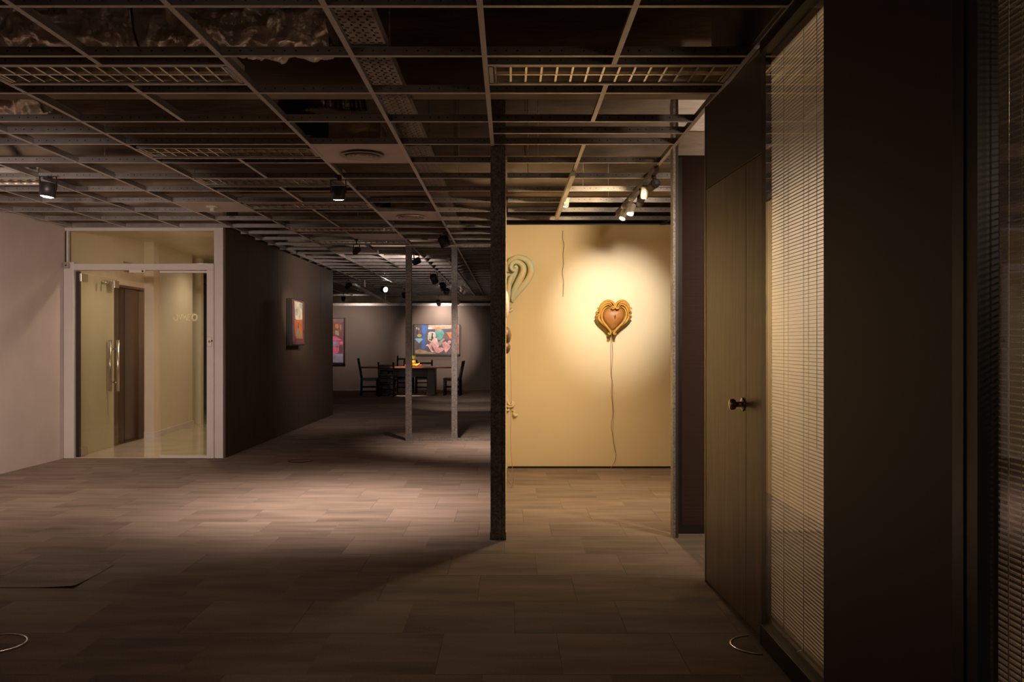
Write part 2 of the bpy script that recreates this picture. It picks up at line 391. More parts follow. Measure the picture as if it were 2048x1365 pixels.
# striped dark panel right of the doorway
pn = MB().box(1.14, 6.12, 0, 3.4, 6.24, pz(311, 6.12))
wp = struct(pn, 'wall_panel', M_wpaper, 'dark striped panel wall right of the cream room', 'wall')
MB().box(1.112, 6.095, 0, 1.165, 6.12, 2.55).box(1.112, 6.09, 0, 1.9, 6.12, 0.055).build('edge_trim', M_blacktrim, wp)
struct(MB().box(1.50, 6.08, 0.02, 3.38, 6.118, 3.2), 'wall_office_back', M_office, 'cream far wall of the office behind the blinds', 'wall')
struct(MB().box(3.38, -2.0, 0, 3.5, 6.12, ZS), 'wall_office_right', M_office, 'cream side wall of the office behind the blinds', 'wall')
struct(MB().box(1.2, -3.0, 0, 3.5, -2.85, ZS), 'wall_rear_right', M_office, 'rear wall of the office', 'wall')
struct(MB().box(-5.4, -3.0, 0, 1.2, -2.85, ZS), 'wall_rear', M_white, 'rear wall behind the viewer', 'wall')

# lobby behind the entrance
struct(MB().box(-7.5, EY + 0.01, 0.0, -3.33, 16.15, 0.007).box(-7.5, 16.15, 0, -5.25, 18.2, 0.007), 'floor_lobby', M_marble, 'polished beige tile floor of the elevator lobby', 'floor')
struct(MB().box(-7.5, EY + 0.125, 2.66, -3.33, 16.15, 2.72).box(-7.5, 16.15, 2.66, -5.25, 18.2, 2.72), 'ceiling_lobby', M_lobby, 'cream ceiling of the elevator lobby', 'ceiling')
XL = -4.93
lw = MB()
lw.prism([(-5.2, EY + 0.125, 0), (-4.985, EY + 0.125, 0), (XL, 11.2, 0), (-5.2, 11.2, 0)], (0, 0, 2.66))
lw.box(-5.2, 11.2, 2.03, XL, 12.13, 2.66)
lw.box(-5.2, 12.13, 0, -4.80, 12.30, 2.66)
lw.prism([(-5.2, 12.30, 0), (-4.81, 12.30, 0), (-4.94, 14.0, 0), (-5.2, 14.0, 0)], (0, 0, 2.66))
struct(lw, 'wall_lobby_left', M_lobby, 'cream lobby wall holding the elevator', 'wall')
struct(MB().prism([(-4.81, 12.30, 0), (-4.795, 12.30, 0), (-4.925, 14.01, 0), (-4.94, 14.0, 0)], (0, 0, .09)).box(-4.80, 12.13, 0, -4.79, 12.3, 0.09).box(-4.93, 12.118, 0, -4.79, 12.13, 0.09),
       'baseboard_lobby', M_frame, 'white lobby baseboard', 'baseboard')
struct(MB().box(-5.6, 14.5, 0, px(402, 14.5), 14.62, 2.66), 'wall_lobby_pier', M_lobby, 'cream pier beyond the lobby wall', 'wall')
struct(MB().box(-7.5, 18.1, 0, -5.25, 18.2, 2.66), 'wall_lobby_back', mat('grey_lobby_wall', (0.36, 0.345, 0.34), 0.5), 'grey wall at the back of the lobby', 'wall')
struct(MB().box(-7.5, 14.0, 0, -5.2, 14.1, 2.66).box(-7.5, 14.1, 0, -7.4, 18.1, 2.66), 'wall_lobby_side', M_lobby, 'cream side wall of the lobby corridor', 'wall')
struct(MB().box(-3.335, EY + .05, 0, -3.315, 16.2, 2.66).box(-5.2, 16.15, 0, -3.33, 16.23, 2.66), 'wall_lobby_right', M_lobby, 'cream right wall of the lobby', 'wall')
# elevator
M_bronze = mat('bronze_frame', (0.22, 0.15, 0.09), 0.35, metal=0.8)
el = empty('elevator', (-5.0, 11.66, 0)); tag(el, 'bronze steel elevator doors in the lobby wall behind the glass', 'elevator')
for ya, yb2 in ((-0.44, -0.004), (0.008, 0.45)):
    MB().box(-0.02, ya, 0.01, 0.0, yb2 - 0.004, 2.0).build('door', M_elev, el)
MB().box(-0.02, -0.46, 2.0, 0.072, 0.47, 2.03).box(-0.02, -0.46, 0, 0.072, -0.44, 2.0).box(-0.02, 0.452, 0, 0.072, 0.47, 2.0).build('frame', M_bronze, el)
MB().box(0.0, -0.44, 0.0, 0.07, 0.45, 0.012).build('threshold', M_bronze, el)
ip = empty('elevator_indicator', (XL, 11.62, 2.27)); tag(ip, 'square brass floor indicator plate above the elevator doors', 'indicator')
MB().box(0, -0.14, -0.065, 0.012, 0.14, 0.065).build('plate', mat('brass_plate', (0.40, 0.28, 0.12), 0.35, metal=0.7), ip)
M_dk = mat('dark_display', (0.05, 0.03, 0.015), 0.3)
dsp = MB()
for a, b in (((-.09, -.03), (-.06, .035)), ((.06, .035), (.085, -.03))):
    dsp.bar((0.014, a[0], a[1]), (0.014, b[0], b[1]), 0.004, 0.014, up=(0, 1, 0))
dsp.box(0.012, -0.025, -0.022, 0.015, 0.02, 0.018)
dsp.build('arrow_display', M_dk, ip)
# yellow sign deep in the lobby
sg = empty('warning_sign', (px(410, 17.9), 17.9, 2.28)); tag(sg, 'yellow board with black triangle marks deep in the lobby', 'sign')
MB().box(-0.22, 0, -0.02, 0.25, 0.02, 0.38).build('board', mat('yellow_board', (0.42, 0.28, 0.08), 0.5), sg)
for cx_ in (-0.015, 0.055): MB().prism([(cx_ - 0.022, -0.004, 0.17), (cx_ + 0.022, -0.004, 0.17), (cx_, -0.004, 0.215)], (0, 0.004, 0)).build('triangle_mark', M_dk, sg)
# lobby downlights
def downlight(x, y, z, lab, e):
    t = empty('recessed_downlight', (x, y, z)); tag(t, lab, 'downlight')
    MB().lathe([(0.075, 0.0), (0.085, -0.006), (0.098, -0.004), (0.10, 0.0)], 24).build('trim_ring', M_frame, t)
    MB().lathe([(0.0, -0.002), (0.076, -0.002)], 24).build('lens', M_lensn, t)
    add_light('downlight_lamp', 'SPOT', (0, 0, -0.03), e, (1.0, 0.78, 0.56), parent=t, size=150, blend=0.6, radius=0.05)
    return t
downlight(px(396, 10.85), 10.85, 2.658, 'round lit downlight seen through the glass transom', 26)
downlight(-4.1, 13.6, 2.658, 'round downlight further back in the elevator lobby', 22)
# open glass door
gd = empty('door_1', (px(152, EY) + 0.02, EY + 0.05, 0)); tag(gd, 'open frameless glass entrance door with long steel pull bars', 'door', kind='structure')
GW = 0.985
gl_ = MB().box(-0.006, 0.02, 0.02, 0.006, GW, 2.08).build('glass_leaf', M_doorglass, gd)
for z in (0.02, 1.99): MB().box(-0.016, 0.0, z, 0.016, 0.16, z + 0.09).build('hinge_clamp', M_steel, gl_, 0.002)
MB().box(-0.016, GW - 0.13, 1.97, 0.016, GW + 0.0, 2.06).build('lock_clamp', M_steel, gl_, 0.002)
MB().tube([(-0.04, GW - 0.25, 2.02), (0.04, GW - 0.25, 2.02)], 0.02, 12).tube([(-.04, GW - .35, 2.02), (.04, GW - .35, 2.02)], 0.02, 12).build('closer_bolt', M_steel, gl_)
for sx_ in (-1, 1):
    h = MB().tube([(0.047 * sx_, GW - 0.11, 0.70), (0.047 * sx_, GW - 0.11, 1.33)], 0.019, 16)
    for z in (0.81, 1.22): h.tube([(0.006 * sx_, GW - 0.11, z), (0.04 * sx_, GW - 0.11, z)], 0.011, 12)
    h.build('pull_handle', M_steel, gl_)
MB().box(-0.03, -0.03, 0, 0.006, 0.012, 2.1).build('pivot_post', M_blacktrim, gd)
# small devices on the frame
s1 = empty('door_sensor', (px(278, EY), EY - 0.03, pz(543.5, EY))); tag(s1, 'white oblong motion sensor on top of the entrance frame', 'sensor')
MB().box(-0.088, -0.03, -0.017, 0.088, 0.0, 0.017).build('case', M_wlamp, s1, 0.004)
MB().lathe([(0.0, 0.0), (0.011, 0.0), (0.011, 0.003)], 12, (0.066, -0.031, 0), (0, -1, 0)).build('eye', M_black, s1)
s2 = empty('exit_button', (px(421, EY), EY - 0.03, pz(684, EY))); tag(s2, 'small white exit button plate on the right door post', 'button')
MB().box(-0.024, -0.012, -0.055, 0.024, 0, 0.055).build('plate', M_wlamp, s2, 0.006)
MB().lathe([(0, 0.006), (0.008, 0.006), (0.013, 0.0)], 14, (0, -0.012, 0), (0, -1, 0)).build('push_button', M_steel, s2)
MB().box(0.024, -0.02, 0.0, 0.034, -0.004, 0.02).build('latch', M_black, s2)
s3 = empty('junction_box', (px(137, EY), EY - 0.032, pz(532, EY))); tag(s3, 'small grey junction box at the top left corner of the entrance frame', 'box')
MB().box(-0.028, -0.03, -0.032, 0.03, 0, 0.032).build('case', M_dgrey if False else mat('grey_box', (0.34, 0.30, 0.28), 0.5), s3, 0.004)
MB().lathe([(0, 0.002), (0.009, 0.002), (0.009, 0)], 12, (0.0, -0.03, 0), (0, -1, 0)).build('screw', M_black, s3)

# ------------------------------------------------------------------ open ceiling grid
M_web = mat('steel_tee_web', (0.30, 0.275, 0.27), 0.42, metal=0.65, noise_amt=0.1, nscale=14)
M_hole = M_blacktrim
def tee(a, b, name, label, cat, group, holes=True):
    """inverted T rail from a to b (horizontal), underside at ZC"""
    a = Vector(a); b = Vector(b); L = (b - a).length
    d = (b - a).normalized(); sd = Vector((-d.y, d.x, 0))
    along_x = abs(d.x) > 0.5
    o = empty(name, a); o.rotation_euler = (0, 0, math.atan2(d.y, d.x)); tag(o, label, cat, group)
    MB().box(0, -0.012, 0, L, 0.012, 0.0015).build('flange', M_tee, o)
    web = MB()
    web.box(0, -0.0008, 0.0015, L, 0.0008, 0.036); web.box(0, -0.0035, 0.036, L, 0.0035, 0.043)
    if holes:
        x = 0.05
        k = 0
        while x < L - 0.02:
            web.box(x, -0.0012, 0.022, x + 0.007, 0.0012, 0.029, 1)
            k += 1; x += 0.05 if k % 3 else 0.10
    web.build('web', [M_web, M_hole], o)
    return o
XR = [-0.115 + 0.597 * k for k in range(-12, 4)]     # rail lines running away from the viewer
n_row = 0
def xspan(y):
    if y < 5.9: return [(-5.12, 1.085)]
    if y < 9.25: return [(-5.05, -0.125), (-0.02, 3.05)]
    if y < 10.08: return [(-5.0, 3.05)]
    if y < 16.3: return [(-3.19, 3.05)]
    return [(-5.18, 3.05)]
for k in range(0, 37):
    y = 3.46 + 0.6 * k
    if y > 25.0: break
    for i, (x0, x1) in enumerate(xspan(y)):
        where = 'over the cream room' if i == 1 else ('over the open hall' if y < 10 else 'towards the far table')
        tee((x0, y, ZC), (x1, y, ZC), 'cross_rail', f'grey steel ceiling cross rail, {ORD[k]} row from the viewer, {where}',
            'ceiling rail', 'cross rails of the open ceiling', holes=(y < 9.5))
EXTRA = [(4.19, -2.503, -1.31), (4.50, -2.503, -1.31), (4.19, -.115, 1.08), (4.50, -.115, 1.08), (5.55, -.115, 1.08),
         (5.55, -4.9, -1.31), (7.44, -2.503, -1.31), (6.30, -2.503, -1.31), (8.68, -2.503, -1.31)]
SHORT = ['short rail along the front of the top left louvred light', 'short rail along the back of the top left louvred light',
         'short rail along the front of the louvred light above the pillar', 'short rail along the back of the louvred light above the pillar',
         'short rail just behind the louvred light above the pillar', 'long extra rail above the smaller foil duct end',
         'short rail behind the louvred light near the large black spotlight', 'short rail behind the louvred light left of the nearer diffuser',
         'short rail behind the louvred light left of the farther diffuser']
for i, (y, x0, x1) in enumerate(EXTRA):
    tee((x0, y, ZC - 0.001), (x1, y, ZC - 0.001), 'cross_rail', SHORT[i],
        'ceiling rail', 'short extra cross rails', holes=True)
LONG = []
for k, x in enumerate(XR):
    kk = k - 11       # 0 = the line at x=-.712 ... 
    segs = []
    interrupted = (k % 2 == 1)
    ymax = 25.1
    if x < -5.1: segs = [(16.4, ymax)]
    elif x < -3.25:
        segs = [(2.6, 10.08), (16.4, ymax)] if abs(x + 4.294) > 0.1 else [(2.6, 7.06), (7.40, 10.08), (16.4, ymax)]
    elif abs(x + 1.907) < 0.1: segs = [(2.6, 4.19), (4.5, 5.26), (6.3, 7.06), (7.44, 8.26), (8.68, 10.06), (10.5, 11.4), (11.75, 15.4)]
    elif abs(x - 0.484) < 0.1: segs = [(2.6, 4.19), (4.5, 5.26), (5.86, 9.2)]
    elif x > 1.6: segs = [(6.3, 9.2), (9.5, ymax)]
    elif x > 1.0: segs = [(2.6, 9.2)]
    else: segs = [(2.6, ymax)]
    for a, b in segs: LONG.append((x, a, b))
for i, (x, a, b) in enumerate(LONG):
    tee((x, a, ZC - 0.0005), (x, b, ZC - 0.0005), 'main_rail', f'steel main rail running away from the viewer, {ORD[i]} from the left',
        'ceiling rail', 'main rails of the open ceiling', holes=False)

# ------------------------------------------------------------------ louvred light fixtures (unlit)
def louvre_light(x0, y0, label, ylen=0.29):
    t = empty('louvre_light', (x0, y0, ZC + 0.001)); tag(t, label, 'ceiling light', 'unlit louvred lights of the ceiling')
    Lx, W = 1.163, ylen
    h = MB()
    h.box(0, 0, 0, Lx, 0.016, 0.003).box(0, W - 0.016, 0, Lx, W, 0.003).box(0, 0, 0, 0.02, W, 0.003).box(Lx - 0.02, 0, 0, Lx, W, 0.003)
    h.box(0.0, 0.0, 0.003, Lx, 0.004, 0.085).box(0, W - 0.004, 0.003, Lx, W, 0.085).box(0, 0, 0.085, Lx, W, 0.09)
    h.box(0, 0, 0.003, 0.004, W, 0.085).box(Lx - 0.004, 0, 0.003, Lx, W, 0.085)
    h.build('housing', M_housing, t)
    r = MB(); n = 8
    for c in (W * 0.27, W * 0.73):
        vs = []; hw = W * 0.215
        for i in range(n + 1):
            a_ = PI * i / n
            vs += [(0.02, c - hw * math.cos(a_), 0.008 + 0.07 * math.sin(a_)), (Lx - 0.02, c - hw * math.cos(a_), 0.008 + 0.07 * math.sin(a_))]
        r.add(vs, [(2 * i, 2 * i + 1, 2 * i + 3, 2 * i + 2) for i in range(n)], 0, True)
    r.build('reflector', M_reflector, t)
    lv = MB()
    lv.box(0.02, W / 2 - 0.006, 0.002, Lx - 0.02, W / 2 + 0.006, 0.045)
    nb = 15
    for i in range(nb + 1):
        x = 0.03 + (Lx - 0.06) * i / nb
        lv.prism([(x - 0.002, 0.016, 0.046), (x + 0.002, 0.016, 0.046), (x + 0.005, 0.016, 0.003), (x - 0.005, 0.016, 0.003)], (0, W - 0.032, 0))
    lv.build('louvre_blades', M_louvre, t)
    for c in (W * 0.27, W * 0.73): MB().tube([(0.04, c, 0.052), (Lx - 0.04, c, 0.052)], 0.008, 8).build('fluorescent_tube', M_white, t)
    return t
louvre_light(-0.10, 4.205, 'unlit louvred ceiling light nearest the viewer, above the steel pillar')
louvre_light(-2.488, 4.205, 'unlit louvred ceiling light at the top left edge, below the foil duct')
louvre_light(-2.488, 5.98, 'unlit louvred ceiling light just left of the nearer round air diffuser')
louvre_light(-2.488, 7.10, 'unlit louvred ceiling light behind the large black spotlight')
louvre_light(-2.488, 8.36, 'unlit louvred ceiling light between the sensor tile and second diffuser')
louvre_light(-2.488, 10.16, 'unlit louvred ceiling light just beyond the entrance wall line')
louvre_light(-2.488, 11.42, 'farthest unlit louvred ceiling light, before the two thin studs')
louvre_light(-4.876, 7.09, 'unlit louvred ceiling light at the far left beside the glowing spotlight')

# ------------------------------------------------------------------ ceiling tiles with diffusers, sensor tile
def tile(x0, y0, label, cat):
    t = empty('ceiling_tile', (x0 + 0.006, y0 + 0.006, ZC + 0.002)); tag(t, label, cat)
    MB().box(0, 0, 0, 0.585, 0.588, 0.014).build('board', M_tile, t)
    return t
def diffuser(x, y, z, label):
    t = empty('round_diffuser', (x, y, z)); tag(t, label, 'air diffuser', 'round air diffusers')
    MB().lathe([(0.128, 0.006), (0.142, 0.0), (0.15, -0.004), (0.145, -0.010), (0.128, -0.006), (0.120, 0.002)], 40).build('outer_ring', M_diff, t)
    for i, (ro, dz) in enumerate(((0.108, -0.006), (0.078, -0.002), (0.05, 0.0))):
        MB().lathe([(ro - 0.022, 0.008 + dz), (ro, -0.003 + dz), (ro + 0.003, -0.006 + dz), (ro - 0.004, -0.006 + dz), (ro - 0.024, 0.004 + dz)], 40).build('cone_ring', M_diff, t)
    MB().lathe([(0.0, -0.008), (0.022, -0.006), (0.026, 0.004), (0, 0.006)], 24).build('centre_cap', M_diff, t)
    MB().lathe([(0.0, 0.0088), (0.125, 0.0088)], 30).build('dark_throat', M_blacktrim, t)
    return t
tile(-1.31, 5.86, 'pale ceiling tile holding the nearer round diffuser', 'ceiling tile')
diffuser(-1.01, 6.16, ZC - 0.008, 'nearer round air diffuser in its pale tile')
tile(-1.31, 8.86, 'pale ceiling tile holding the farther round diffuser', 'ceiling tile')
diffuser(-1.01, 9.16, ZC - 0.008, 'farther round air diffuser in its pale tile')
tile(-3.10, 8.26, 'pale ceiling tile with a hanging smoke sensor', 'ceiling tile')
ss = empty('smoke_sensor', (-2.82, 8.52, ZC + 0.002)); tag(ss, 'small round smoke sensor under the left ceiling tile', 'sensor')
MB().lathe([(0.0, 0), (0.055, 0), (0.055, -0.01), (0.03, -0.018), (0, -0.018)], 20).build('base', M_wlamp, ss)
MB().lathe([(0.022, -0.016), (0.02, -0.045), (0.0, -0.045)], 16).build('sensor_head', M_wlamp, ss)
# further tiles over the far hall
for i, (x, y) in enumerate(((-1.907, 10.66), (-.115, 14.86), (-.115, 19.06), (-.115, 20.86), (-1.31, 20.86), (-3.1, 20.26), (-2.5, 12.46))):
    tile(x, y, f'pale ceiling tile in the far part of the grid, {ORD[i]} of the scattered ones by distance', 'ceiling tile')

# ------------------------------------------------------------------ foil ducts, cable tray
def wrinkled_duct(name, pts_fn, nu, nv, rad, label, m, amp=0.02):
    mb = MB(); vs = []
    for i in range(nu + 1):
        c, d, sd, up = pts_fn(i / nu)
        for j in range(nv):
            a_ = 2 * PI * j / nv
            nrm = sd * math.cos(a_) + up * math.sin(a_)
            p = c + nrm * rad
            q = p * 7.0
            r_ = abs(noise.noise(q)) * 1.5 + abs(noise.noise(p * 17)) * 0.8 + abs(noise.noise(p * 38)) * 0.3
            fold = abs(noise.noise(Vector((p.x * 3, a_ * 2.0, 3.3))))
            band = math.exp(-((i / nu * 9) % 1 - 0.5) ** 2 * 160)
            rr = rad * (1 + 0.10 * noise.noise(Vector((p.x * 2, 0, a_)))) - amp * r_ - amp * fold - 0.02 * band
            vs.append(c + nrm * rr)
    fs = [(i * nv + j, (i + 1) * nv + j, (i + 1) * nv + (j + 1) % nv, i * nv + (j + 1) % nv) for i in range(nu) for j in range(nv)]
    mb.add(vs, fs, 0, True)
    o = mb.build(name, m); return o
def straight(a, b):
    a = Vector(a); b = Vector(b); d = (b - a).normalized(); sd = d.cross(Vector((0, 0, 1))).normalized(); up = sd.cross(d)
    return lambda t: (a.lerp(b, t), d, sd, up)
d1 = wrinkled_duct('foil_duct', straight((-4.9, 4.72, 2.98), (-0.93, 4.72, 2.96)), 460, 64, 0.20, '', M_foil, 0.05)
tag(d1, 'large crumpled foil air duct above the ceiling grid at the top left', 'air duct')
for x in (-3.9, -2.95, -1.9):
    MB().tube([(x + 0.0, 4.72 + 0.205 * math.cos(a / 12 * 2 * PI), 2.97 + 0.205 * math.sin(a / 12 * 2 * PI)) for a in range(13)], 0.006, 6).build('strap', M_blacktrim, d1)
d2 = wrinkled_duct('foil_duct', straight((-4.9, 6.02, 2.90), (-3.06, 5.90, 2.92)), 200, 48, 0.15, '', M_foil, 0.035)
tag(d2, 'smaller crumpled foil duct at the left edge behind the grid', 'air duct')
def flex(dx, dy, lab):
    P = [(-1.215, 6.12, 2.76), (-1.32, 6.08, 2.76), (-1.42, 6.0, 2.775), (-1.45, 5.93, 2.83), (-1.37, 5.88, 2.90), (-1.22, 5.86, 2.90), (-1.10, 5.86, 2.88), (-1.0, 5.86, 2.875), (-0.93, 5.86, 2.88)]
    pts = []; rad = []
    def cr(p0, p1, p2, p3, t):
        return 0.5 * ((2 * p1) + (-p0 + p2) * t + (2 * p0 - 5 * p1 + 4 * p2 - p3) * t * t + (-p0 + 3 * p1 - 3 * p2 + p3) * t ** 3)
    V = [Vector(p) + Vector((dx, dy, 0)) for p in P]; V = [V[0]] + V + [V[-1]]
    for i in range(len(V) - 3):
        for s in range(24):
            pts.append(cr(V[i], V[i + 1], V[i + 2], V[i + 3], s / 24)); n = len(pts)
            rad.append((0.062 + 0.022 * (n % 2) if i < 5 else 0.070 + 0.006 * (n % 2)) + 0.012 * noise.noise(Vector((n * 0.7, dx, dy))))
    o = MB().tube(pts, rad, 20).build('flexible_duct', M_blackfoil); tag(o, lab, 'air duct', 'flexible ducts over the diffusers')
    for p in o.data.polygons: p.use_smooth = False
    return o
def plenum_box(dx, dy, lab):
    mb = MB(); n = 10
    o = MB()
    x0, x1, y0, y1, z0, z1 = -1.20 + dx, -0.86 + dx, 5.96 + dy, 6.30 + dy, 2.602, 2.775
    def face(f):
        vs = []
        for i in range(n + 1):
            for j in range(n + 1):
                p = Vector(f(i / n, j / n)); k = 0.012 * noise.noise(p * 9)
                edge = min(i, n - i, j, n - j)
                vs.append(p + Vector((0, -1, 0)) * (abs(k) * 2 if edge else 0))
        o.add(vs, [(i * (n + 1) + j, (i + 1) * (n + 1) + j, (i + 1) * (n + 1) + j + 1, i * (n + 1) + j + 1) for i in range(n) for j in range(n)], 0, True)
    face(lambda u, v: (x0 + (x1 - x0) * u, y0, z0 + (z1 - z0) * v))
    o.box(x0, y0 + 0.001, z0, x1, y1, z1)
    b = o.build('diffuser_box', M_kraft); tag(b, lab, 'duct box', 'foil boxes over the diffusers'); return b
flex(0, 0, 'ribbed black flexible duct curling above the nearer round diffuser')
plenum_box(0, 0, 'brown foil wrapped box above the nearer round diffuser')
flex(0, 3.27, 'ribbed black flexible duct curling above the farther round diffuser')
plenum_box(0, 3.10, 'brown foil wrapped box above the farther round diffuser')
# perforated cable tray
ct = empty('cable_tray', (-0.765, 3.0, 2.715)); tag(ct, 'perforated steel cable tray running away above the grid left of centre', 'cable tray')
tp = MB(); W = 0.172; L = 11.0; nx = 17; ny = int(L / 0.0135)
holes_row = {1, 2, 5, 6, 10, 11, 14, 15}
for j in range(ny):
    y0 = j * L / ny; y1 = (j + 1) * L / ny
    runs = []; st_ = 0
    pat = j % 5
    for i in range(nx + 1):
        hole = i < nx and ((i in (1, 5, 9, 13) and pat in (0, 1)) or (i in (2, 3, 6, 7, 10, 11, 14, 15) and pat == 3))
        if hole or i == nx:
            if i > st_: runs.append((st_, i))
            st_ = i + 1
    for a, b in runs:
        o_ = len(tp.v); xa, xb = a * W / nx, b * W / nx
        tp.add([(xa, y0, 0), (xb, y0, 0), (xb, y1, 0), (xa, y1, 0)], [(0, 1, 2, 3)])
tp.build('perforated_base', M_tray, ct)
MB().box(-0.002, 0, 0, 0, L, 0.05).box(W, 0, 0, W + 0.002, L, 0.05).build('side_rail', M_tray, ct)
for y in (1.3, 3.4, 6.6, 9.2): MB().box(-0.02, y, -0.02, W + 0.02, y + 0.03, -0.002).box(-0.02, y, -0.02, -0.012, y + 0.008, 0.53).box(W + .012, y, -0.02, W + .02, y + 0.008, 0.53).build('hanger', M_galv, ct)
M_litstub = mat('lit_raw_concrete', (0.60, 0.46, 0.32), 0.85, noise_amt=0.2, nscale=5, stretch=(1, 1, 6), bump=0.3, bscale=12)
# concrete stub right of the door head, its light put into a paler colour
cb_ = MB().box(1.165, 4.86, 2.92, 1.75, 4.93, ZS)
cb_.build('beam_stub', M_litstub, bpy.data.objects['ceiling'])
M_litpatch = mat('painted_lit_concrete', (0.74, 0.62, 0.52), 0.85, noise_amt=0.15, nscale=5, stretch=(1, 1, 6), bump=0.3, bscale=12)  # brightness of the lit beam face painted in as pale concrete
def at0(a, b, y): return (px(a, y), y, pz(b, y))
MB().prism([at0(a, b, 7.03) for a, b in ((1346, 200), (1425, 200), (1425, 262), (1350, 262), (1347, 255), (1343, 248), (1345, 232), (1343, 215))], (0, 0.019, 0)).build('lit_beam_patch', M_litpatch, bpy.data.objects['ceiling'])
# hanger rods of the grid
hr = 0
for (x, y) in ((0.2, 6.44), (0.14, 7.04), (0.62, 7.64), (-0.4, 7.04), (-2.2, 7.64), (1.6, 7.64), (0.9, 8.24), (-1.6, 9.46), (-2.9, 6.44)):
    o_ = MB().tube([(x, y, ZC + 0.043), (x, y, ZS)], 0.003, 6).build('hanger_rod', M_galv)
    tag(o_, f'thin steel hanger rod holding the ceiling grid, {ORD[hr]} of the scattered rods', 'rod', 'hanger rods'); hr += 1

# ------------------------------------------------------------------ steel studs
def cstud(x0, x1, y0, z0, z1, name, label, depth=0.09, lips=True, group=None, M_galv=M_galv):
    t = empty(name, (x0, y0, z0)); tag(t, label, 'steel stud', group)
    W = x1 - x0; H = z1 - z0; e = 0.004
    m = MB().box(0, 0, 0, W, e, H)
    # stiffening ribs on the face
    for fx_ in (0.22, 0.62):
        m.box(W * fx_, -0.003, 0, W * fx_ + 0.008, 0.0, H)
    m.build('web', M_galv, t)
    MB().box(0, e, 0, e, depth, H).box(W - e, e, 0, W, depth, H).build('side_flange', M_galv, t)
    MB().box(-0.004, -0.004, 0.0, 0.0, depth, 0.05).box(W, -0.004, 0.0, W + 0.004, depth, 0.05).build('foot_clip', M_galv, t)
    return t
PY = 5.9
cstud(px(981, PY), px(1003, PY), PY, 0, ZS, 'steel_pillar', 'tall dark galvanised steel pillar of the partition frame, centre', depth=0.06, M_galv=M_galvd)
cstud(px(1003.5, PY), px(1011, PY), PY, 0, ZS, 'steel_channel', 'narrow steel channel fixed to the right side of the centre pillar', depth=0.06, M_galv=M_galvd)
RYs = 5.95
rs = empty('door_post', (px(1346, RYs), RYs, 0)); tag(rs, 'slim steel post at the right side of the cream room opening', 'steel stud')
MB().box(0, 0, 0, 0.017, 0.09, ZS).build('front_flange', M_galv, rs)
MB().box(0.0175, 0.01, 0, 0.037, 0.09, ZS).build('channel_web', mat('dark_steel', (0.12, 0.105, 0.095), 0.4, metal=0.7), rs)
SY = 11.9
cstud(px(811, SY), px(823, SY), SY, 0.03, 2.585, 'partition_stud', 'left of the two slim steel studs in front of the dining table', depth=0.07)
cstud(px(903, SY), px(914.5, SY), SY, 0.03, 2.585, 'partition_stud', 'right of the two slim steel studs, brighter at its top', depth=0.07)
tk = MB().box(px(811, SY), SY - 0.01, 0.0, -0.12, SY + 0.075, 0.004).box(px(811, SY), SY - 0.012, 0.0, -0.12, SY - 0.008, 0.032).box(px(811, SY), SY + 0.073, 0, -.12, SY + 0.077, 0.032).build('floor_track', M_galv)
tag(tk, 'steel floor track joining the two slim studs', 'floor track')
tk = MB().box(px(811, SY), SY - 0.01, 2.581, -0.12, SY + 0.075, 2.584).box(px(811, SY), SY - 0.012, 2.555, -0.12, SY - 0.009, 2.584).build('head_track', M_galv)
tag(tk, 'steel head track above the two slim studs', 'head track')

# ------------------------------------------------------------------ dark door, glass partition and blinds
A = Vector((1.098, 3.92, 0)); B = Vector((1.057, 4.88, 0)); D = (B - A)
ang = math.atan2(D.y, D.x) - PI / 2; DL = D.length
d2_ = empty('door_2', A, ang); tag(d2_, 'dark veneered door with a brass knob right of the cream room', 'door', kind='structure')
def dbox(mb, y0, y1, z0, z1, x0=0.0, x1=0.045, mi=0): return mb.box(x0, y0, z0, x1, y1, z1, mi)
dlf = dbox(MB(), 0.232, DL - 0.022, 0.008, 2.118).build('door_leaf', M_wood, d2_, 0.002)
dbox(MB(), 0.0, 0.2285, 0.008, 2.118).build('side_panel', M_wood, d2_, 0.002)
dbox(MB(), 0.0, DL - 0.01, 2.122, 2.57).build('transom_panel', M_wood2, d2_, 0.002)
dbox(MB(), DL - 0.02, DL, 0.0, 2.57, -0.002, 0.05).build('edge_strip', M_galv if False else mat('edge_metal', (0.24, 0.19, 0.13), 0.3, metal=0.8), d2_)
dbox(MB(), -0.06, -0.002, 0.0, 2.57, -0.004, 0.02).build('jamb', M_blacktrim, d2_)
kn = MB()
prof_r = [(0, 0), (0.028, 0), (0.030, 0.003), (0.026, 0.006), (0.013, 0.009)]
kn.lathe([(0.033, 0.0), (0.033, 0.004), (0.028, 0.007), (0.014, 0.008), (0.012, 0.03), (0.013, 0.035), (0.022, 0.038), (0.0265, 0.046), (0.0265, 0.058), (0.022, 0.064), (0.012, 0.066), (0, 0.0665)], 32, (0, 0.275, 1.005), (-1, 0, 0))
kn.build('door_knob', M_brass, dlf)

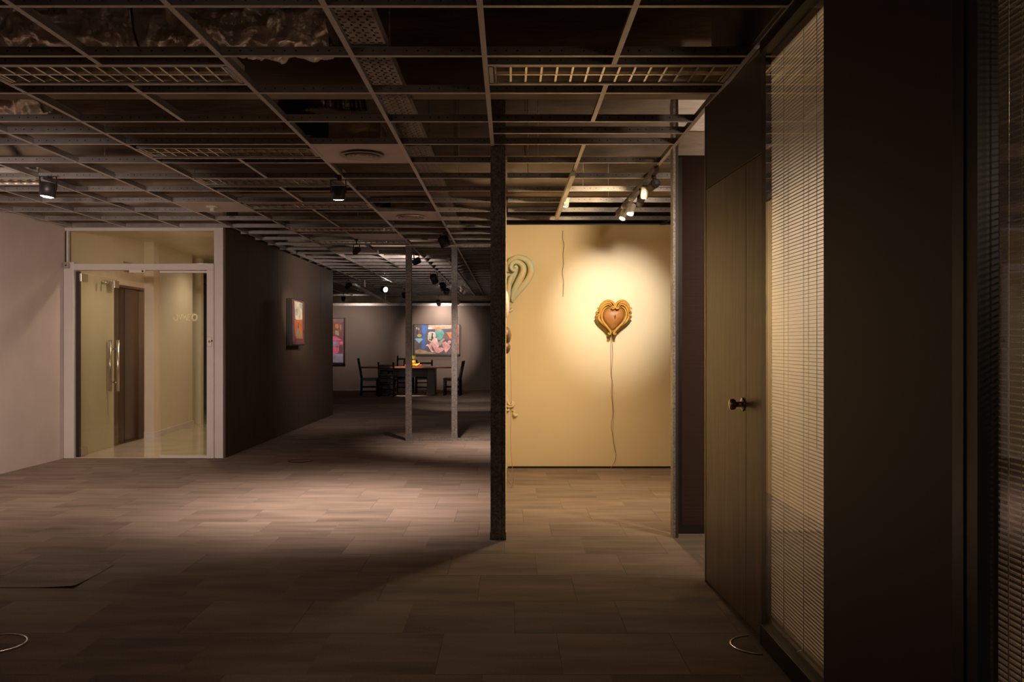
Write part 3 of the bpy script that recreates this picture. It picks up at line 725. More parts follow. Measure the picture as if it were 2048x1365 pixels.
GX = 1.097
wA = empty('window_3', (GX, 3.13, 0)); tag(wA, 'tall office glass pane between dark door and brown column', 'window', kind='structure')
def wbox(y0, y1, z0, z1, x0=-0.025, x1=0.03): return MB().box(x0, y0, z0, x1, y1, z1)
MB().box(-0.004, 0.0, 0.085, 0.004, 0.715, 2.55).build('glass_pane', M_glass, wA)
M_rail = mat('bronze_rail', (0.022, 0.016, 0.012), 0.45, spec=0.3)
wbox(-0.02, 0.735, 0.0, 0.086).build('bottom_rail', M_rail, wA, 0.002)
wbox(-0.02, 0.735, 2.535, 2.585).build('top_rail', M_rail, wA)
wB = empty('window_4', (GX, 0.9, 0)); tag(wB, 'office glass pane at the right edge of the picture', 'window', kind='structure')
MB().box(-0.004, 0.0, 0.085, 0.004, 1.15, 2.55).build('glass_pane', M_glass, wB)
wbox(0, 1.17, 0.0, 0.086).build('bottom_rail', M_rail, wB, 0.002)
wbox(0, 1.17, 2.535, 2.585).build('top_rail', M_rail, wB)
MB().box(-0.03, 1.155, 0, 0.018, 1.272, 2.585).build('mullion', M_blacktrim, wB)
MB().box(-0.034, 1.21, 0, -0.03, 1.215, 2.585).build('bead', M_wood2, wB)
M_colpaint = mat('column_brown', (0.034, 0.016, 0.015), 0.6, noise_amt=0.1, nscale=2)
struct(MB().box(GX - 0.015, 2.176, 0, GX + 0.18, 3.105, 2.6), 'wall_column', M_colpaint, 'wide dark brown panel between the two blinds', 'wall panel')
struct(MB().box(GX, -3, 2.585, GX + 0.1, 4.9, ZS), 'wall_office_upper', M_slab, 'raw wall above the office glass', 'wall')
struct(MB().box(GX, -3, 0, GX + 0.1, 0.9, 2.585), 'wall_office_near', M_colpaint, 'dark wall beside the viewer', 'wall')

def blind(y0, y1, x, label, cords, tilt=6):
    t = empty('venetian_blind', (x, y0, 0)); tag(t, label, 'blind')
    L = y1 - y0; pitch = 0.0144; z = 0.125; m = MB(); tl = math.radians(tilt); wd = 0.0138
    while z < 2.49:
        vs = []
        for yy in (0, L):
            for k in range(4):
                u = (k / 3 - 0.5); c = 0.0019 * (1 - (2 * u) ** 2)
                vs.append((u * wd * math.cos(tl) , yy, z + u * wd * math.sin(tl) + c))
        m.add(vs, [(k, k + 1, k + 5, k + 4) for k in range(3)], 0, True)
        z += pitch
    m.build('slats', M_slat, t)
    MB().box(-0.014, -0.002, 2.495, 0.014, L + 0.002, 2.53).build('head_rail', M_slat, t)
    MB().box(-0.01, 0, 0.103, 0.01, L, 0.116).build('bottom_rail', M_slat, t)
    for yc in cords:
        MB().tube([(-0.0095, yc - y0, 0.11), (-0.0095, yc - y0, 2.5)], 0.0011, 5).build('ladder_cord', M_cord, t)
        MB().tube([(0.0095, yc - y0, 0.11), (0.0095, yc - y0, 2.5)], 0.0011, 5).build('ladder_cord', M_cord, t)
    return t
BX = 1.135
b1 = blind(3.14, 3.93, BX, 'closed-set cream venetian blind behind the glass beside the dark door', (3.22, 3.45, 3.70))
MB().tube([(-0.013, 0.15, 0.9), (-0.013, 0.15, 2.5)], 0.0012, 5).build('pull_cord', M_cord, b1)
b2 = blind(0.95, 2.125, BX, 'venetian blind behind the glass at the right edge of the picture', (1.2, 1.60, 1.98))
MB().tube([(-0.013, 1.075, 0.3), (-0.013, 1.075, 2.5)], 0.0015, 5).build('tilt_wand', M_wlamp, b2)
# fill lights added in the office, no fixtures, to brighten back wall and slats
add_light('office_fill', 'SPOT', (2.1, 4.6, 2.5), 62, (1.0, 0.82, 0.63), target=(2.15, 6.1, 1.1), size=110, blend=0.9, radius=0.08)
add_light('office_fill_near', 'POINT', (2.1, 3.2, 2.2), 14, (1.0, 0.76, 0.52), radius=0.1)
add_light('office_fill_side', 'POINT', (2.3, 0.6, 1.9), 9, (1.0, 0.78, 0.60), radius=0.1)

# floor box rings
def floor_ring(x, y, r, a0, a1, label, m, disc=True):
    t = empty('floor_box', (x, y, 0)); tag(t, label, 'floor outlet')
    n = 48
    pts = [(r * math.cos(a0 + (a1 - a0) * i / n), r * math.sin(a0 + (a1 - a0) * i / n), 0.003) for i in range(n + 1)]
    MB().tube(pts, 0.0045, 8, flat=((0, 0, 1), 0.7)).build('steel_ring', m, t)
    MB().prism([(p[0] * 0.96, p[1] * 0.96, 0.0) for p in pts[:-1]], (0, 0, 0.002)).build('carpet_lid', M_carpet, t)
floor_ring(1.062, 3.84, 0.118, math.radians(95), math.radians(262), 'round steel ringed floor outlet cut by the glass partition', M_ring)
floor_ring(-2.21, 3.85, 0.128, 0, 2 * PI, 'round steel ringed floor outlet at the bottom left corner', M_ring)
floor_ring(-2.29, 9.84, 0.13, 0, 2 * PI, 'faint dark round floor outlet before the dark partition', M_blacktrim)

# a carpet tile whose near corner curls up
ctl = MB(); nn = 8; X0, Y0 = -2.80, 4.74
for top in (0.0005, 0.0025):
    vs = []
    for j in range(nn + 1):
        for i in range(nn + 1):
            u, v = i / nn, j / nn
            lift = 0.009 * max(0, (u - v) - 0.55) ** 1.5 / 0.3
            vs.append((0.5 * u, 0.5 * v, top + lift))
    ctl.add(vs, [(j * (nn + 1) + i, j * (nn + 1) + i + 1, (j + 1) * (nn + 1) + i + 1, (j + 1) * (nn + 1) + i) for j in range(nn) for i in range(nn)], 0, True)
q_ = ctl.build('carpet_tile', M_carpet); q_.location = (X0, Y0, 0); tag(q_, 'loose carpet tile with a curled corner near the bottom left', 'carpet tile')
# ------------------------------------------------------------------ spot lights on rails
def spot_head(x, y, z, aim, label, body=M_black, dia=0.09, length=0.11, lens=M_lensn, energy=0, color=NEUT, size=50, blend=0.7, top=ZC, yoke=True, arm=None, group=None, radius=None):
    """cylindrical spot head; (x,y,z) = centre of the body, aim = direction vector of the beam"""
    t = empty('track_spotlight', (x, y, z)); tag(t, label, 'spotlight', group)
    d = Vector(aim).normalized(); r = dia / 2
    q = Vector((0, 0, 1)).rotation_difference(-d)
    back = -d * (length / 2); 
    bdy = MB().lathe([(0.0, -length / 2 + 0.006), (r * 0.82, -length / 2 + 0.006), (r * 0.86, -length / 2), (r, -length / 2), (r, length / 2 - 0.01), (r * 0.8, length / 2), (0, length / 2)], 28, (0, 0, 0), -d); bdy = bdy.build('body', body, t)
    fins = MB()
    for k in range(4): fins.lathe([(r, length * 0.18 + k * 0.009), (r + 0.003, length * 0.18 + k * 0.009), (r + 0.003, length * 0.18 + k * 0.009 + 0.004), (r, length * 0.18 + k * 0.009 + 0.004)], 24, (0, 0, 0), -d)
    fins.build('cooling_fins', body, bdy)
    MB().lathe([(0.0, -length / 2 - 0.006), (r * 0.5, -length / 2 - 0.0045), (r * 0.8, -length / 2 + 0.001)], 24, (0, 0, 0), -d).build('lens', lens, bdy)
    side = d.cross(Vector((0, 0, 1)))
    side = side.normalized() if side.length > 0.15 else Vector((1, 0, 0))
    topz = top - z
    if yoke:
        yk = MB()
        for s in (-1, 1):
            yk.bar(side * (s * (r + 0.004)), side * (s * (r + 0.004)) + Vector((0, 0, r + 0.045)), 0.014, 0.005, up=side)
        yk.bar(side * -(r + 0.008) + Vector((0, 0, r + 0.045)), side * (r + 0.008) + Vector((0, 0, r + 0.045)), 0.014, 0.005)
        yk.bar((0, 0, r + 0.045), (0, 0, max(topz, r + 0.05)), 0.012, 0.012, up=(1, 0, 0))
        yk.build('yoke', body, t)
    else:
        MB().tube([(0, 0, r * 0.8), (0, 0, max(topz, r))], 0.006, 8).build('stem', body, t)
    MB().box(-0.018, -0.04, topz - 0.018, 0.018, 0.04, topz).build('track_adapter', body, t)
    if energy: add_light('spot_lamp', 'SPOT', d * (length / 2 + 0.012), energy, color, parent=t, target=d * (length / 2 + 1), size=size, blend=blend, radius=radius or r * 0.6)
    return t
def at(pxx, pyy, y): return (px(pxx, y), y, pz(pyy, y))
# open hall
x, y, z = at(677, 386, 6.95)
spot_head(x, y, z, (0.0, 0.14, -1), 'large black spotlight hanging in the open hall above the light pool', dia=0.108, length=0.105, energy=300, color=(1, .79, .69), size=92, blend=1.0)
x, y, z = at(96, 380, 7.0)
spot_head(x, y, z, (-0.12, -0.04, -1), 'black spotlight with a glowing warm lens at the left edge', dia=0.12, length=0.11, lens=M_lensw, energy=70, color=(1, .77, .62), size=172, blend=1.0)
x, y, z = at(888, 483, 10.66)
spot_head(x, y, z, (0.35, 0.35, -1), 'black spotlight tilted in front of the right slim stud', dia=0.12, length=0.12, energy=210, size=95, blend=1)
x, y, z = at(833, 523, 13.06)
spot_head(x, y, z, (-0.95, 0.85, -0.35), 'small black spotlight just right of the left slim stud', dia=0.09, length=0.10, energy=60, size=150, blend=1)
for i, (a, b, yy) in enumerate(((868, 558, 16.06), (885, 573, 18.46), (893, 583, 20.26))):
    x, y, z = at(a, b, yy)
    spot_head(x, y, z, ((0.3, 1, -0.9), (0.2, 1, -0.8), (-0.11, 0.96, -0.23))[i], f'black spotlight on the rail leading to the big painting, {ORD[i]} of three', dia=0.13, length=0.15, energy=(90, 60, 330)[i], size=(60, 60, 30)[i])
x, y, z = at(877, 606, 24.46)
spot_head(x, y, z, (0.1, 0.9, -0.5), 'black spotlight right against the far wall above the painting', dia=0.12, length=0.16, energy=40, size=120)
for i, (a, b, yy) in enumerate(((925, 578, 18.46), (929, 585, 19.66), (917, 605, 24.46))):
    x, y, z = at(a, b, yy)
    spot_head(x, y, z, (-0.35, 1, -0.8), f'small white spotlight right of the slim studs, {ORD[i]} from the viewer', body=M_wlamp, dia=0.08, length=0.13, energy=0)
x, y, z = at(768, 579, 19.06)
spot_head(x, y, z, (0.95, -1, -0.2), 'dazzling spotlight facing the viewer in the far hall', dia=0.13, length=0.12, lens=mat('lit_lens_dazzling', (1, 1, 1), 0.3, emit=(1, 0.9, 0.8), estr=60), energy=60, color=(1, .84, .74), size=78, blend=1.0)
x, y, z = at(697, 572, 18.46)
spot_head(x, y, z, (-0.6, 0.5, -0.6), 'small dark spotlight near the end of the dark partition', dia=0.10, length=0.12, energy=0)
# picture light for the narrow painting
x, y, z = (-1.91, 11.2, 2.44)
spot_head(x, y, z, (-1.25, 2.0, -0.78), 'dark spotlight aimed at the narrow painting on the dark partition', dia=0.07, length=0.10, energy=85, color=(1, .80, .62), size=24, blend=0.8)
# white track of the far hall
tr = MB().bar(at(708, 569, 17.9), at(778, 607, 24.2), 0.05, 0.04).box(-2.99, 18.44, 2.45, -2.97, 18.48, ZC + .001).box(-3.23, 23.24, 2.36, -3.21, 23.28, ZC + .001).build('white_track', M_wlamp); tag(tr, 'white lighting track slanting behind the dazzling spotlight', 'lighting track')
tr = MB().bar((-0.93, 13.6, ZC - .022), (-0.93, 24.0, ZC - .022), 0.04, 0.04).build('white_track', M_wlamp); tag(tr, 'white lighting track behind the right slim stud', 'lighting track')
# fruit light and far washers
x, y, z = (-2.503, 21.3, 2.43)
spot_head(x, y, z, (0.0, 0.8, -1.75), 'black spotlight over the dining table', dia=0.10, length=0.12, energy=170, color=(1, .76, .55), size=30, blend=0.8)
x, y, z = (-4.294, 23.2, 2.43)
spot_head(x, y, z, (-0.2, 2.0, -0.9), 'black spotlight over the pink painting', dia=0.10, length=0.12, energy=65, size=90, blend=1)
# cream room
tk1 = MB().box(1.05, 6.55, ZC - 0.045, 1.085, 8.86, ZC - 0.003).build('lighting_track', M_dgrey); tag(tk1, 'dark lighting track carrying the spotlights of the cream room', 'lighting track')
tk2 = MB().box(0.455, 6.75, ZC - 0.04, 0.49, 9.15, ZC - 0.003).build('lighting_track', M_wlamp); tag(tk2, 'white lighting track left in the cream room ceiling', 'lighting track')
TT = ZC - 0.045
cr_ = 'spotlights of the cream room'
x, y, z = at(1306, 371, 6.75)
spot_head(x, y, z, (-1.0, 2.2, -0.75), 'dark cylinder spotlight nearest the viewer in the cream room', body=M_dgrey, dia=0.062, length=0.10, lens=M_lensw, energy=90, color=WARM, size=80, blend=1, top=TT, yoke=False, group=cr_)
x, y, z = at(1289, 385, 7.05)
spot_head(x, y, z, (-0.1, 0.25, -0.9), 'grey spotlight with a glowing lens, second in the cream room', body=M_dgrey, dia=0.062, length=0.09, lens=M_lensw, energy=50, color=WARM, size=100, blend=1, radius=0.07, top=TT, yoke=False, group=cr_)
x, y, z = at(1281, 402, 7.3)
spot_head(x, y, z, (-0.0, 1.99, -0.80), 'grey spotlight aimed at the heart, third in the cream room', body=M_dgrey, dia=0.06, length=0.10, lens=M_lensw, energy=115, color=(1, .92, .82), size=42, blend=1, top=TT, yoke=False, group=cr_)
x, y, z = at(1262, 420, 7.75)
spot_head(x, y, z, (-0.25, -0.38, -0.85), 'spotlight with a glaring lens, fourth in the cream room', body=M_wlamp, dia=0.062, length=0.09, lens=M_lensw, energy=45, color=WARM, size=100, blend=1, radius=0.07, top=TT, yoke=False, group=cr_)
x, y, z = at(1247, 431, 8.2)
spot_head(x, y, z, (-0.35, -0.4, -0.8), 'spotlight with a glaring lens, farthest in the cream room', body=M_wlamp, dia=0.062, length=0.08, lens=M_lensw, energy=35, color=WARM, size=110, blend=1, radius=0.07, top=TT, yoke=False, group=cr_)
x, y, z = at(1132, 405, 8.0)
spot_head(x, y, z, (-0.1, 0.15, -1), 'single white spotlight on the left track of the cream room', body=M_wlamp, dia=0.056, length=0.075, lens=M_lensw, energy=30, color=WARM, size=110, blend=1, radius=0.07, top=TT, yoke=False, group=cr_)
# fill points added in the void to brighten the concrete, no lamp there
add_light('void_fill', 'POINT', (1.75, 6.3, 3.05), 4, (1, .84, .70), radius=0.05)
add_light('void_fill_back', 'POINT', (1.25, 7.6, 2.78), 3, (1, .82, .62), radius=0.05)

# ------------------------------------------------------------------ dining table, chairs, fruit
TY = 22.45
tb = empty('dining_table', (px(817, TY), TY, 0)); tag(tb, 'long dark wooden dining table with reddish top at the far end', 'table')
n = 40; pts = []
for i in range(n):
    a_ = 2 * PI * i / n; c, s = math.cos(a_), math.sin(a_)
    pts.append((1.17 * math.copysign(abs(c) ** 0.45, c), 0.48 * math.copysign(abs(s) ** 0.45, s), 0.675))
MB().prism(pts, (0, 0, 0.04)).build('tabletop', M_tabletop, tb, 0.006)
for sx_ in (-0.58, 0.58):
    MB().box(sx_ - 0.11, -0.30, 0, sx_ + 0.11, 0.30, 0.06).box(sx_ - 0.10, -0.26, 0.06, sx_ + 0.10, 0.26, 0.675).build('pedestal', M_darkwood, tb, 0.008)
MB().box(-0.55, -0.03, 0.46, 0.55, 0.03, 0.675).build('apron', M_darkwood, tb)
def chair(x, y, rz, label, hb=0.86, splat=False, sw=0.42):
    t = empty('dining_chair', (x, y, 0), rz); tag(t, label, 'chair', 'dark wooden dining chairs round the table')
    # front of the chair is +y
    h = sw / 2; r = 0.021
    MB().box(-h, -0.20, 0.405, h, 0.21, 0.435).box(-h + 0.03, -0.19, 0.36, h - 0.03, 0.20, 0.405).build('seat', M_darkwood, t, 0.006)
    for s in (-1, 1):
        MB().tube([(s * (h - r), 0.185, 0), (s * (h - r), 0.185, 0.43)], r, 10).build('leg', M_darkwood, t)
        p = MB().tube([(s * (h - r), -0.20, 0), (s * (h - r), -0.19, 0.43), (s * (h - r), -0.27, hb)], [r, r * 1.05, r], 10)
        p.ball((s * (h - r), -0.272, hb + 0.015), r * 1.15, 10)
        p.build('leg', M_darkwood, t)
    rg = MB()
    for z in (0.09, 0.21):
        for s in (-1, 1): rg.tube([(s * (h - r), -0.20, z), (s * (h - r), 0.185, z)], 0.013, 8)
        rg.tube([(-h + r, 0.185, z + 0.07), (h - r, 0.185, z + 0.07)], 0.013, 8)
    rg.tube([(-h + r, -0.195, 0.15), (h - r, -0.195, 0.15)], 0.013, 8)
    rg.build('stretcher', M_darkwood, t)
    bk = MB()
    def ry(z): return -0.19 - 0.08 * (z - 0.43) / (hb - 0.43)
    for z, hh in ((hb - 0.05, 0.05), (0.53, 0.035)):
        bk.box(-h + r, ry(z) - 0.012, z - hh / 2, h - r, ry(z) + 0.012, z + hh / 2)
    if splat:
        bk.add([], [])
        bk.bar((0, ry(0.53), 0.53), (0, ry(hb - .05), hb - 0.05), 0.12, 0.014, up=(0, 1, 0))
    else:
        bk.box(-h + r, ry(hb - .14) - 0.010, hb - 0.155, h - r, ry(hb - .14) + 0.010, hb - 0.13)
    bk.build('back_rails', M_darkwood, t)
    return t
chair(px(776, 21.95), 21.85, 0.0, 'dark wooden chair with its back to the viewer on the near side of the table', hb=0.80, sw=0.40)
chair(px(739, 22.3) , 22.3, -PI / 2 + 0.12, 'dark wooden chair at the left end of the table seen from the side', hb=0.88)
chair(px(905, 22.3), 22.3, PI / 2 - 0.05, 'dark wooden chair at the right end of the table behind the right stud', hb=0.82)
chair(px(809, 23.2), 23.2, PI, 'taller splat backed wooden chair behind the table left of centre', hb=0.93, splat=True, sw=0.46)
chair(px(848, 23.2), 23.2, PI + 0.06, 'dark wooden ladder back chair behind the table right of the fruit', hb=0.82, sw=0.44)
ZT = 0.716
M_pine = mat('pineapple_skin', (0.75, 0.36, 0.05), 0.6, bump=0.8, bscale=40)
M_leaf = mat('pineapple_leaf', (0.36, 0.40, 0.06), 0.5)
M_orange = mat('orange_peel', (0.90, 0.38, 0.03), 0.45, bump=0.1, bscale=120)
M_banana = mat('banana_peel', (0.90, 0.62, 0.06), 0.45)
M_apple = mat('red_fruit', (0.62, 0.06, 0.05), 0.3, noise_amt=0.2)
FYy = 22.3
pn_ = empty('pineapple', (px(827, FYy), FYy + 0.05, ZT)); tag(pn_, 'small upright pineapple with a green crown on the dining table', 'pineapple')
MB().lathe([(0, 0), (0.04, 0.005), (0.058, 0.05), (0.056, 0.11), (0.035, 0.15), (0, 0.155)], 18).build('fruit_body', M_pine, pn_)
cr0 = MB()
for k in range(22):
    a_ = k * 2.4; tl = 0.15 + 0.5 * (1 - k / 22); hh = 0.09 + 0.07 * k / 22
    d = Vector((math.cos(a_) * tl, math.sin(a_) * tl, 1)).normalized()
    b0 = Vector((0, 0, 0.14)); cr0.tube([b0, b0 + d * hh * 0.5, b0 + d * hh + Vector((math.cos(a_), math.sin(a_), 0)) * 0.012], [0.011, 0.009, 0.001], 6)
cr0.build('leaf_crown', M_leaf, pn_)
for i, (dx, dy, dz) in enumerate(((-0.055, -0.08, 0.036), (0.02, -0.09, 0.036), (0.085, -0.03, 0.036), (0.0, -0.045, 0.10))):
    o_ = MB().ball((0, 0, 0), 0.038, 16).build('orange', M_orange); o_.location = (px(827, FYy) + dx, FYy + dy, ZT + dz)
    tag(o_, ['orange at the left of the fruit heap', 'orange in front of the pineapple', 'orange at the right foot of the pineapple', 'orange lying on top of the others'][i], 'orange', 'oranges on the table')
bn = MB().tube([(-0.07 + 0.14 * i / 10, 0, 0.030 + 0.065 * ((i - 4) / 6) ** 2) for i in range(11)], [0.006, 0.020, 0.026, 0.029, 0.030, 0.030, 0.029, 0.027, 0.022, 0.014, 0.005], 12).build('banana', M_banana)
bn.location = (px(835, FYy), FYy - 0.13, ZT); tag(bn, 'yellow banana curving up right of the oranges', 'banana')
for i, (a, dy) in enumerate(((839.5, -0.05), (843, -0.02), (841.5, -0.12), (811.5, -0.02))):
    o_ = MB().ball((0, 0, 0), 0.026, 14, sc=(1.1, 1, 0.95)).build('red_apple', M_apple); o_.location = (px(a, FYy), FYy + dy, ZT + 0.025)
    tag(o_, ['red fruit next to the banana', 'rightmost red fruit of the heap', 'red fruit at the front right of the heap', 'single red fruit left of the pineapple'][i], 'fruit', 'red fruits on the table')

# ------------------------------------------------------------------ paintings
def pm(name, c, r=0.5): return mat(name, c, r, noise_amt=0.22, nscale=9, bump=0.1, bscale=40)
C = {k: pm('paint_' + k, v) for k, v in dict(ground=(0.12, 0.10, 0.11), navy=(0.07, 0.08, 0.14), blue=(0.05, 0.17, 0.55), sky=(0.30, 0.60, 0.85),
     yellow=(0.55, 0.52, 0.12), teal=(0.10, 0.34, 0.30), coral=(0.72, 0.20, 0.13), tan=(0.42, 0.30, 0.18), sand=(0.38, 0.28, 0.17), flesh=(0.78, 0.55, 0.50),
     rose=(0.72, 0.36, 0.36), grey=(0.36, 0.32, 0.30), maroon=(0.20, 0.08, 0.09), orange=(0.62, 0.22, 0.08), pink=(0.75, 0.16, 0.32), lilac=(0.36, 0.34, 0.48),
     brown=(0.22, 0.11, 0.06), cream=(0.78, 0.72, 0.52), hair=(0.05, 0.03, 0.03), mint=(0.42, 0.56, 0.44), purple=(0.22, 0.12, 0.15)).items()}
K = list(C.keys()); KM = [C[k] for k in K]
pf = empty('painting', (px(874, FY), FY, pz(680, FY))); tag(pf, 'large framed painting of two reclining figures and coloured shapes on the far wall', 'painting')
PO = Vector(pf.location)
def z5(p, dep):   # detail coordinates -> metres on the far wall, relative to the frame's centre
    return Vector((px(820 + p[0] / 9.745, FY), FY - dep, pz(640 + p[1] / 9.745, FY))) - PO
fr_ = MB()
x0, x1, z0, z1 = z5((70, 90), 0).x, z5((972, 90), 0).x, z5((0, 705), 0).z, z5((0, 90), 0).z
fr_.box(x0, -0.055, z0, x1, -0.004, z0 + 0.045).box(x0, -0.055, z1 - 0.012, x1, -0.004, z1).box(x0, -0.055, z0, x0 + 0.03, -0.004, z1).box(x1 - 0.03, -0.055, z0, x1, -0.004, z1)
fr_.build('frame', M_blacktrim, pf, 0.003)
cv = MB(); dep_ = [0.045]
cv.box(x0 + 0.01, -0.045, z0 + 0.02, x1 - 0.01, -0.008, z1 - 0.005, K.index('ground'))
def poly(key, pts):
    dep_[0] += 0.0006
    vs = [z5(p, dep_[0]) for p in pts]
    cv.add(vs, [tuple(range(len(vs)))], K.index(key))
def ell(key, cx_, cy_, rx, ry_, rot=0, n=24):
    c, s = math.cos(rot), math.sin(rot)
    poly(key, [(cx_ + rx * math.cos(t) * c - ry_ * math.sin(t) * s, cy_ + rx * math.cos(t) * s + ry_ * math.sin(t) * c) for t in [2 * PI * i / n for i in range(n)]])
poly('navy', [(350, 180), (820, 180), (820, 300), (700, 260), (350, 300)])
poly('grey', [(360, 100), (820, 100), (820, 140), (360, 150)]); poly('tan', [(430, 138), (820, 130), (820, 172), (430, 185)])
poly('cream', [(357, 150), (435, 150), (435, 183), (357, 183)])
poly('sand', [(105, 600), (180, 575), (300, 600), (420, 640), (500, 640), (500, 660), (105, 660)])
poly('navy', [(100, 210), (150, 205), (150, 340), (100, 340)]); poly('maroon', [(165, 190), (225, 190), (225, 290), (165, 290)])
poly('cream', [(120, 160), (145, 140), (145, 195)]); poly('cream', [(165, 195), (175, 145), (185, 195)]); poly('hair', [(148, 110), (160, 110), (158, 280), (150, 280)])
poly('blue', [(225, 100), (330, 100), (330, 200), (300, 320), (315, 440), (300, 580), (225, 560), (240, 400), (245, 280), (225, 190)])
ell('yellow', 188, 308, 44, 32); poly('sky', [(97, 378), (120, 362), (175, 365), (225, 360), (255, 378), (235, 405), (182, 455), (135, 415)])
poly('teal', [(498, 205), (640, 200), (668, 270), (640, 350), (590, 400), (540, 385), (500, 290), (485, 240)])
poly('coral', [(488, 200), (515, 160), (550, 138), (590, 155), (622, 205)]); poly('orange', [(705, 245), (820, 240), (820, 360), (785, 368)])
poly('maroon', [(690, 270), (770, 380), (680, 400), (650, 360)])
ell('mint', 395, 320, 46, 60); poly('flesh', [(352, 260), (385, 238), (440, 233), (490, 250), (505, 285), (480, 290), (450, 262), (400, 262), (370, 290)])
poly('hair', [(430, 290), (470, 268), (500, 290), (490, 350), (440, 375), (415, 350)])
ell('flesh', 478, 312, 30, 42); poly('flesh', [(352, 330), (375, 395), (430, 410), (470, 340), (530, 360), (545, 430), (590, 470), (560, 530), (530, 540), (500, 490), (440, 440), (380, 420), (350, 380)])
poly('grey', [(560, 440), (620, 390), (665, 360), (685, 385), (640, 430), (600, 510), (560, 500)])
poly('rose', [(380, 470), (410, 435), (450, 450), (540, 540), (620, 540), (680, 560), (640, 610), (560, 652), (510, 640), (470, 570), (420, 490), (440, 600), (490, 620), (430, 635), (400, 540)])
poly('flesh', [(315, 500), (345, 475), (380, 490), (410, 560), (450, 630), (430, 635), (380, 560), (350, 510), (320, 518)])
poly('rose', [(630, 450), (690, 420), (750, 460), (797, 520), (760, 580), (700, 645), (670, 600), (660, 550), (635, 500)]); ell('rose', 772, 438, 34, 34)
poly('flesh', [(690, 560), (740, 575), (700, 620), (680, 590)])
poly('coral', [(900, 100), (950, 100), (950, 310), (900, 310)]); poly('coral', [(900, 328), (950, 328), (950, 662), (900, 662)])
cv.build('canvas', KM, pf)
# pink painting half hidden by the partition
pp = empty('painting', (px(660, FY), FY, pz(684, FY))); tag(pp, 'tall pink and brown framed painting half hidden by the dark partition', 'painting')
PO = Vector(pp.location)
def z6(p, dep): return Vector((px(660 + p[0] / 11.375, FY), FY - dep, pz(620 + p[1] / 11.375, FY))) - PO
def box6(mb, a, b, d0, d1, mi=0):
    A_, B_ = z6(a, 0), z6(b, 0); return mb.box(min(A_.x, B_.x), -d1, min(A_.z, B_.z), max(A_.x, B_.x), -d0, max(A_.z, B_.z), mi)
fr_ = MB(); L6 = -95
box6(fr_, (318, 190), (348, 1250), 0.004, 0.06); box6(fr_, (L6, 1208), (348, 1250), 0.004, 0.06); box6(fr_, (L6, 190), (348, 200), 0.004, 0.06); box6(fr_, (L6 - 30, 190), (L6, 1250), 0.004, 0.06)
fr_.build('frame', M_blacktrim, pp)
cv = MB(); box6(cv, (L6, 200), (320, 1208), 0.006, 0.045, K.index('maroon'))
z5b = z5; z5 = z6; dep_[0] = 0.045
poly('purple', [(L6, 200), (320, 200), (320, 290), (L6, 290)])
poly('brown', [(-90, 295), (262, 295), (255, 560), (240, 640), (-90, 600)]); poly('orange', [(120, 330), (185, 320), (205, 400), (170, 440), (125, 400)])
poly('grey', [(125, 470), (200, 480), (220, 590), (125, 560)]); poly('tan', [(235, 340), (262, 350), (258, 470), (240, 440)])
poly('pink', [(-90, 590), (130, 600), (285, 695), (-90, 715)]); poly('lilac', [(-60, 718), (185, 718), (185, 830), (-60, 830)]); poly('pink', [(187, 710), (212, 710), (210, 890), (190, 880)])
poly('pink', [(218, 725), (300, 720), (300, 800), (222, 805)]); ell('pink', 110, 920, 105, 90); poly('lilac', [(L6, 1010), (300, 1000), (300, 1200), (L6, 1200)])
cv.build('canvas', KM, pp)
# narrow painting on the dark partition, faces +x
nx0 = -3.196
na = empty('painting', (nx0, 13.22, 1.60)); tag(na, 'narrow tall painting in a deep black frame on the dark partition', 'painting')
MB().box(0, -0.36, -0.345, 0.085, 0.36, 0.335).build('frame', M_blacktrim, na, 0.002)
cv = MB(); cv.box(0.085, -0.345, -0.325, 0.095, 0.345, 0.32, K.index('maroon'))
def npoly(key, pts, k=[0]):
    k[0] += 1
    cv.add([(0.0955 + 0.0004 * k[0], y, z) for y, z in pts], [tuple(range(len(pts)))], K.index(key))
npoly('cream', [(-0.27, 0.30), (0.22, 0.29), (0.22, 0.05), (0.05, 0.0), (-0.23, 0.04)])
npoly('mint', [(0.02, 0.28), (0.20, 0.28), (0.19, 0.18), (0.08, 0.22)]); npoly('mint', [(-0.2, 0.18), (-0.08, 0.2), (-0.1, 0.1), (-0.2, 0.09)])
npoly('orange', [(-0.26, 0.03), (0.22, 0.04), (0.24, -0.24), (-0.2, -0.24), (-0.26, -0.1)])
npoly('coral', [(-0.12, 0.02), (0.06, 0.0), (0.1, -0.08), (0.0, -0.12), (-0.14, -0.06)]); npoly('sand', [(-0.2, -0.1), (0.0, -0.12), (0.16, -0.16), (0.1, -0.22), (-0.18, -0.21)])
npoly('brown', [(0.24, 0.3), (0.34, 0.3), (0.34, -0.1), (0.26, -0.1)]); npoly('purple', [(-0.34, 0.3), (-0.28, 0.3), (-0.27, -0.2), (-0.34, -0.2)])
npoly('brown', [(-0.05, 0.0), (0.0, -0.02), (-0.02, -0.1), (-0.06, -0.08)])
cv.build('canvas', KM, na)

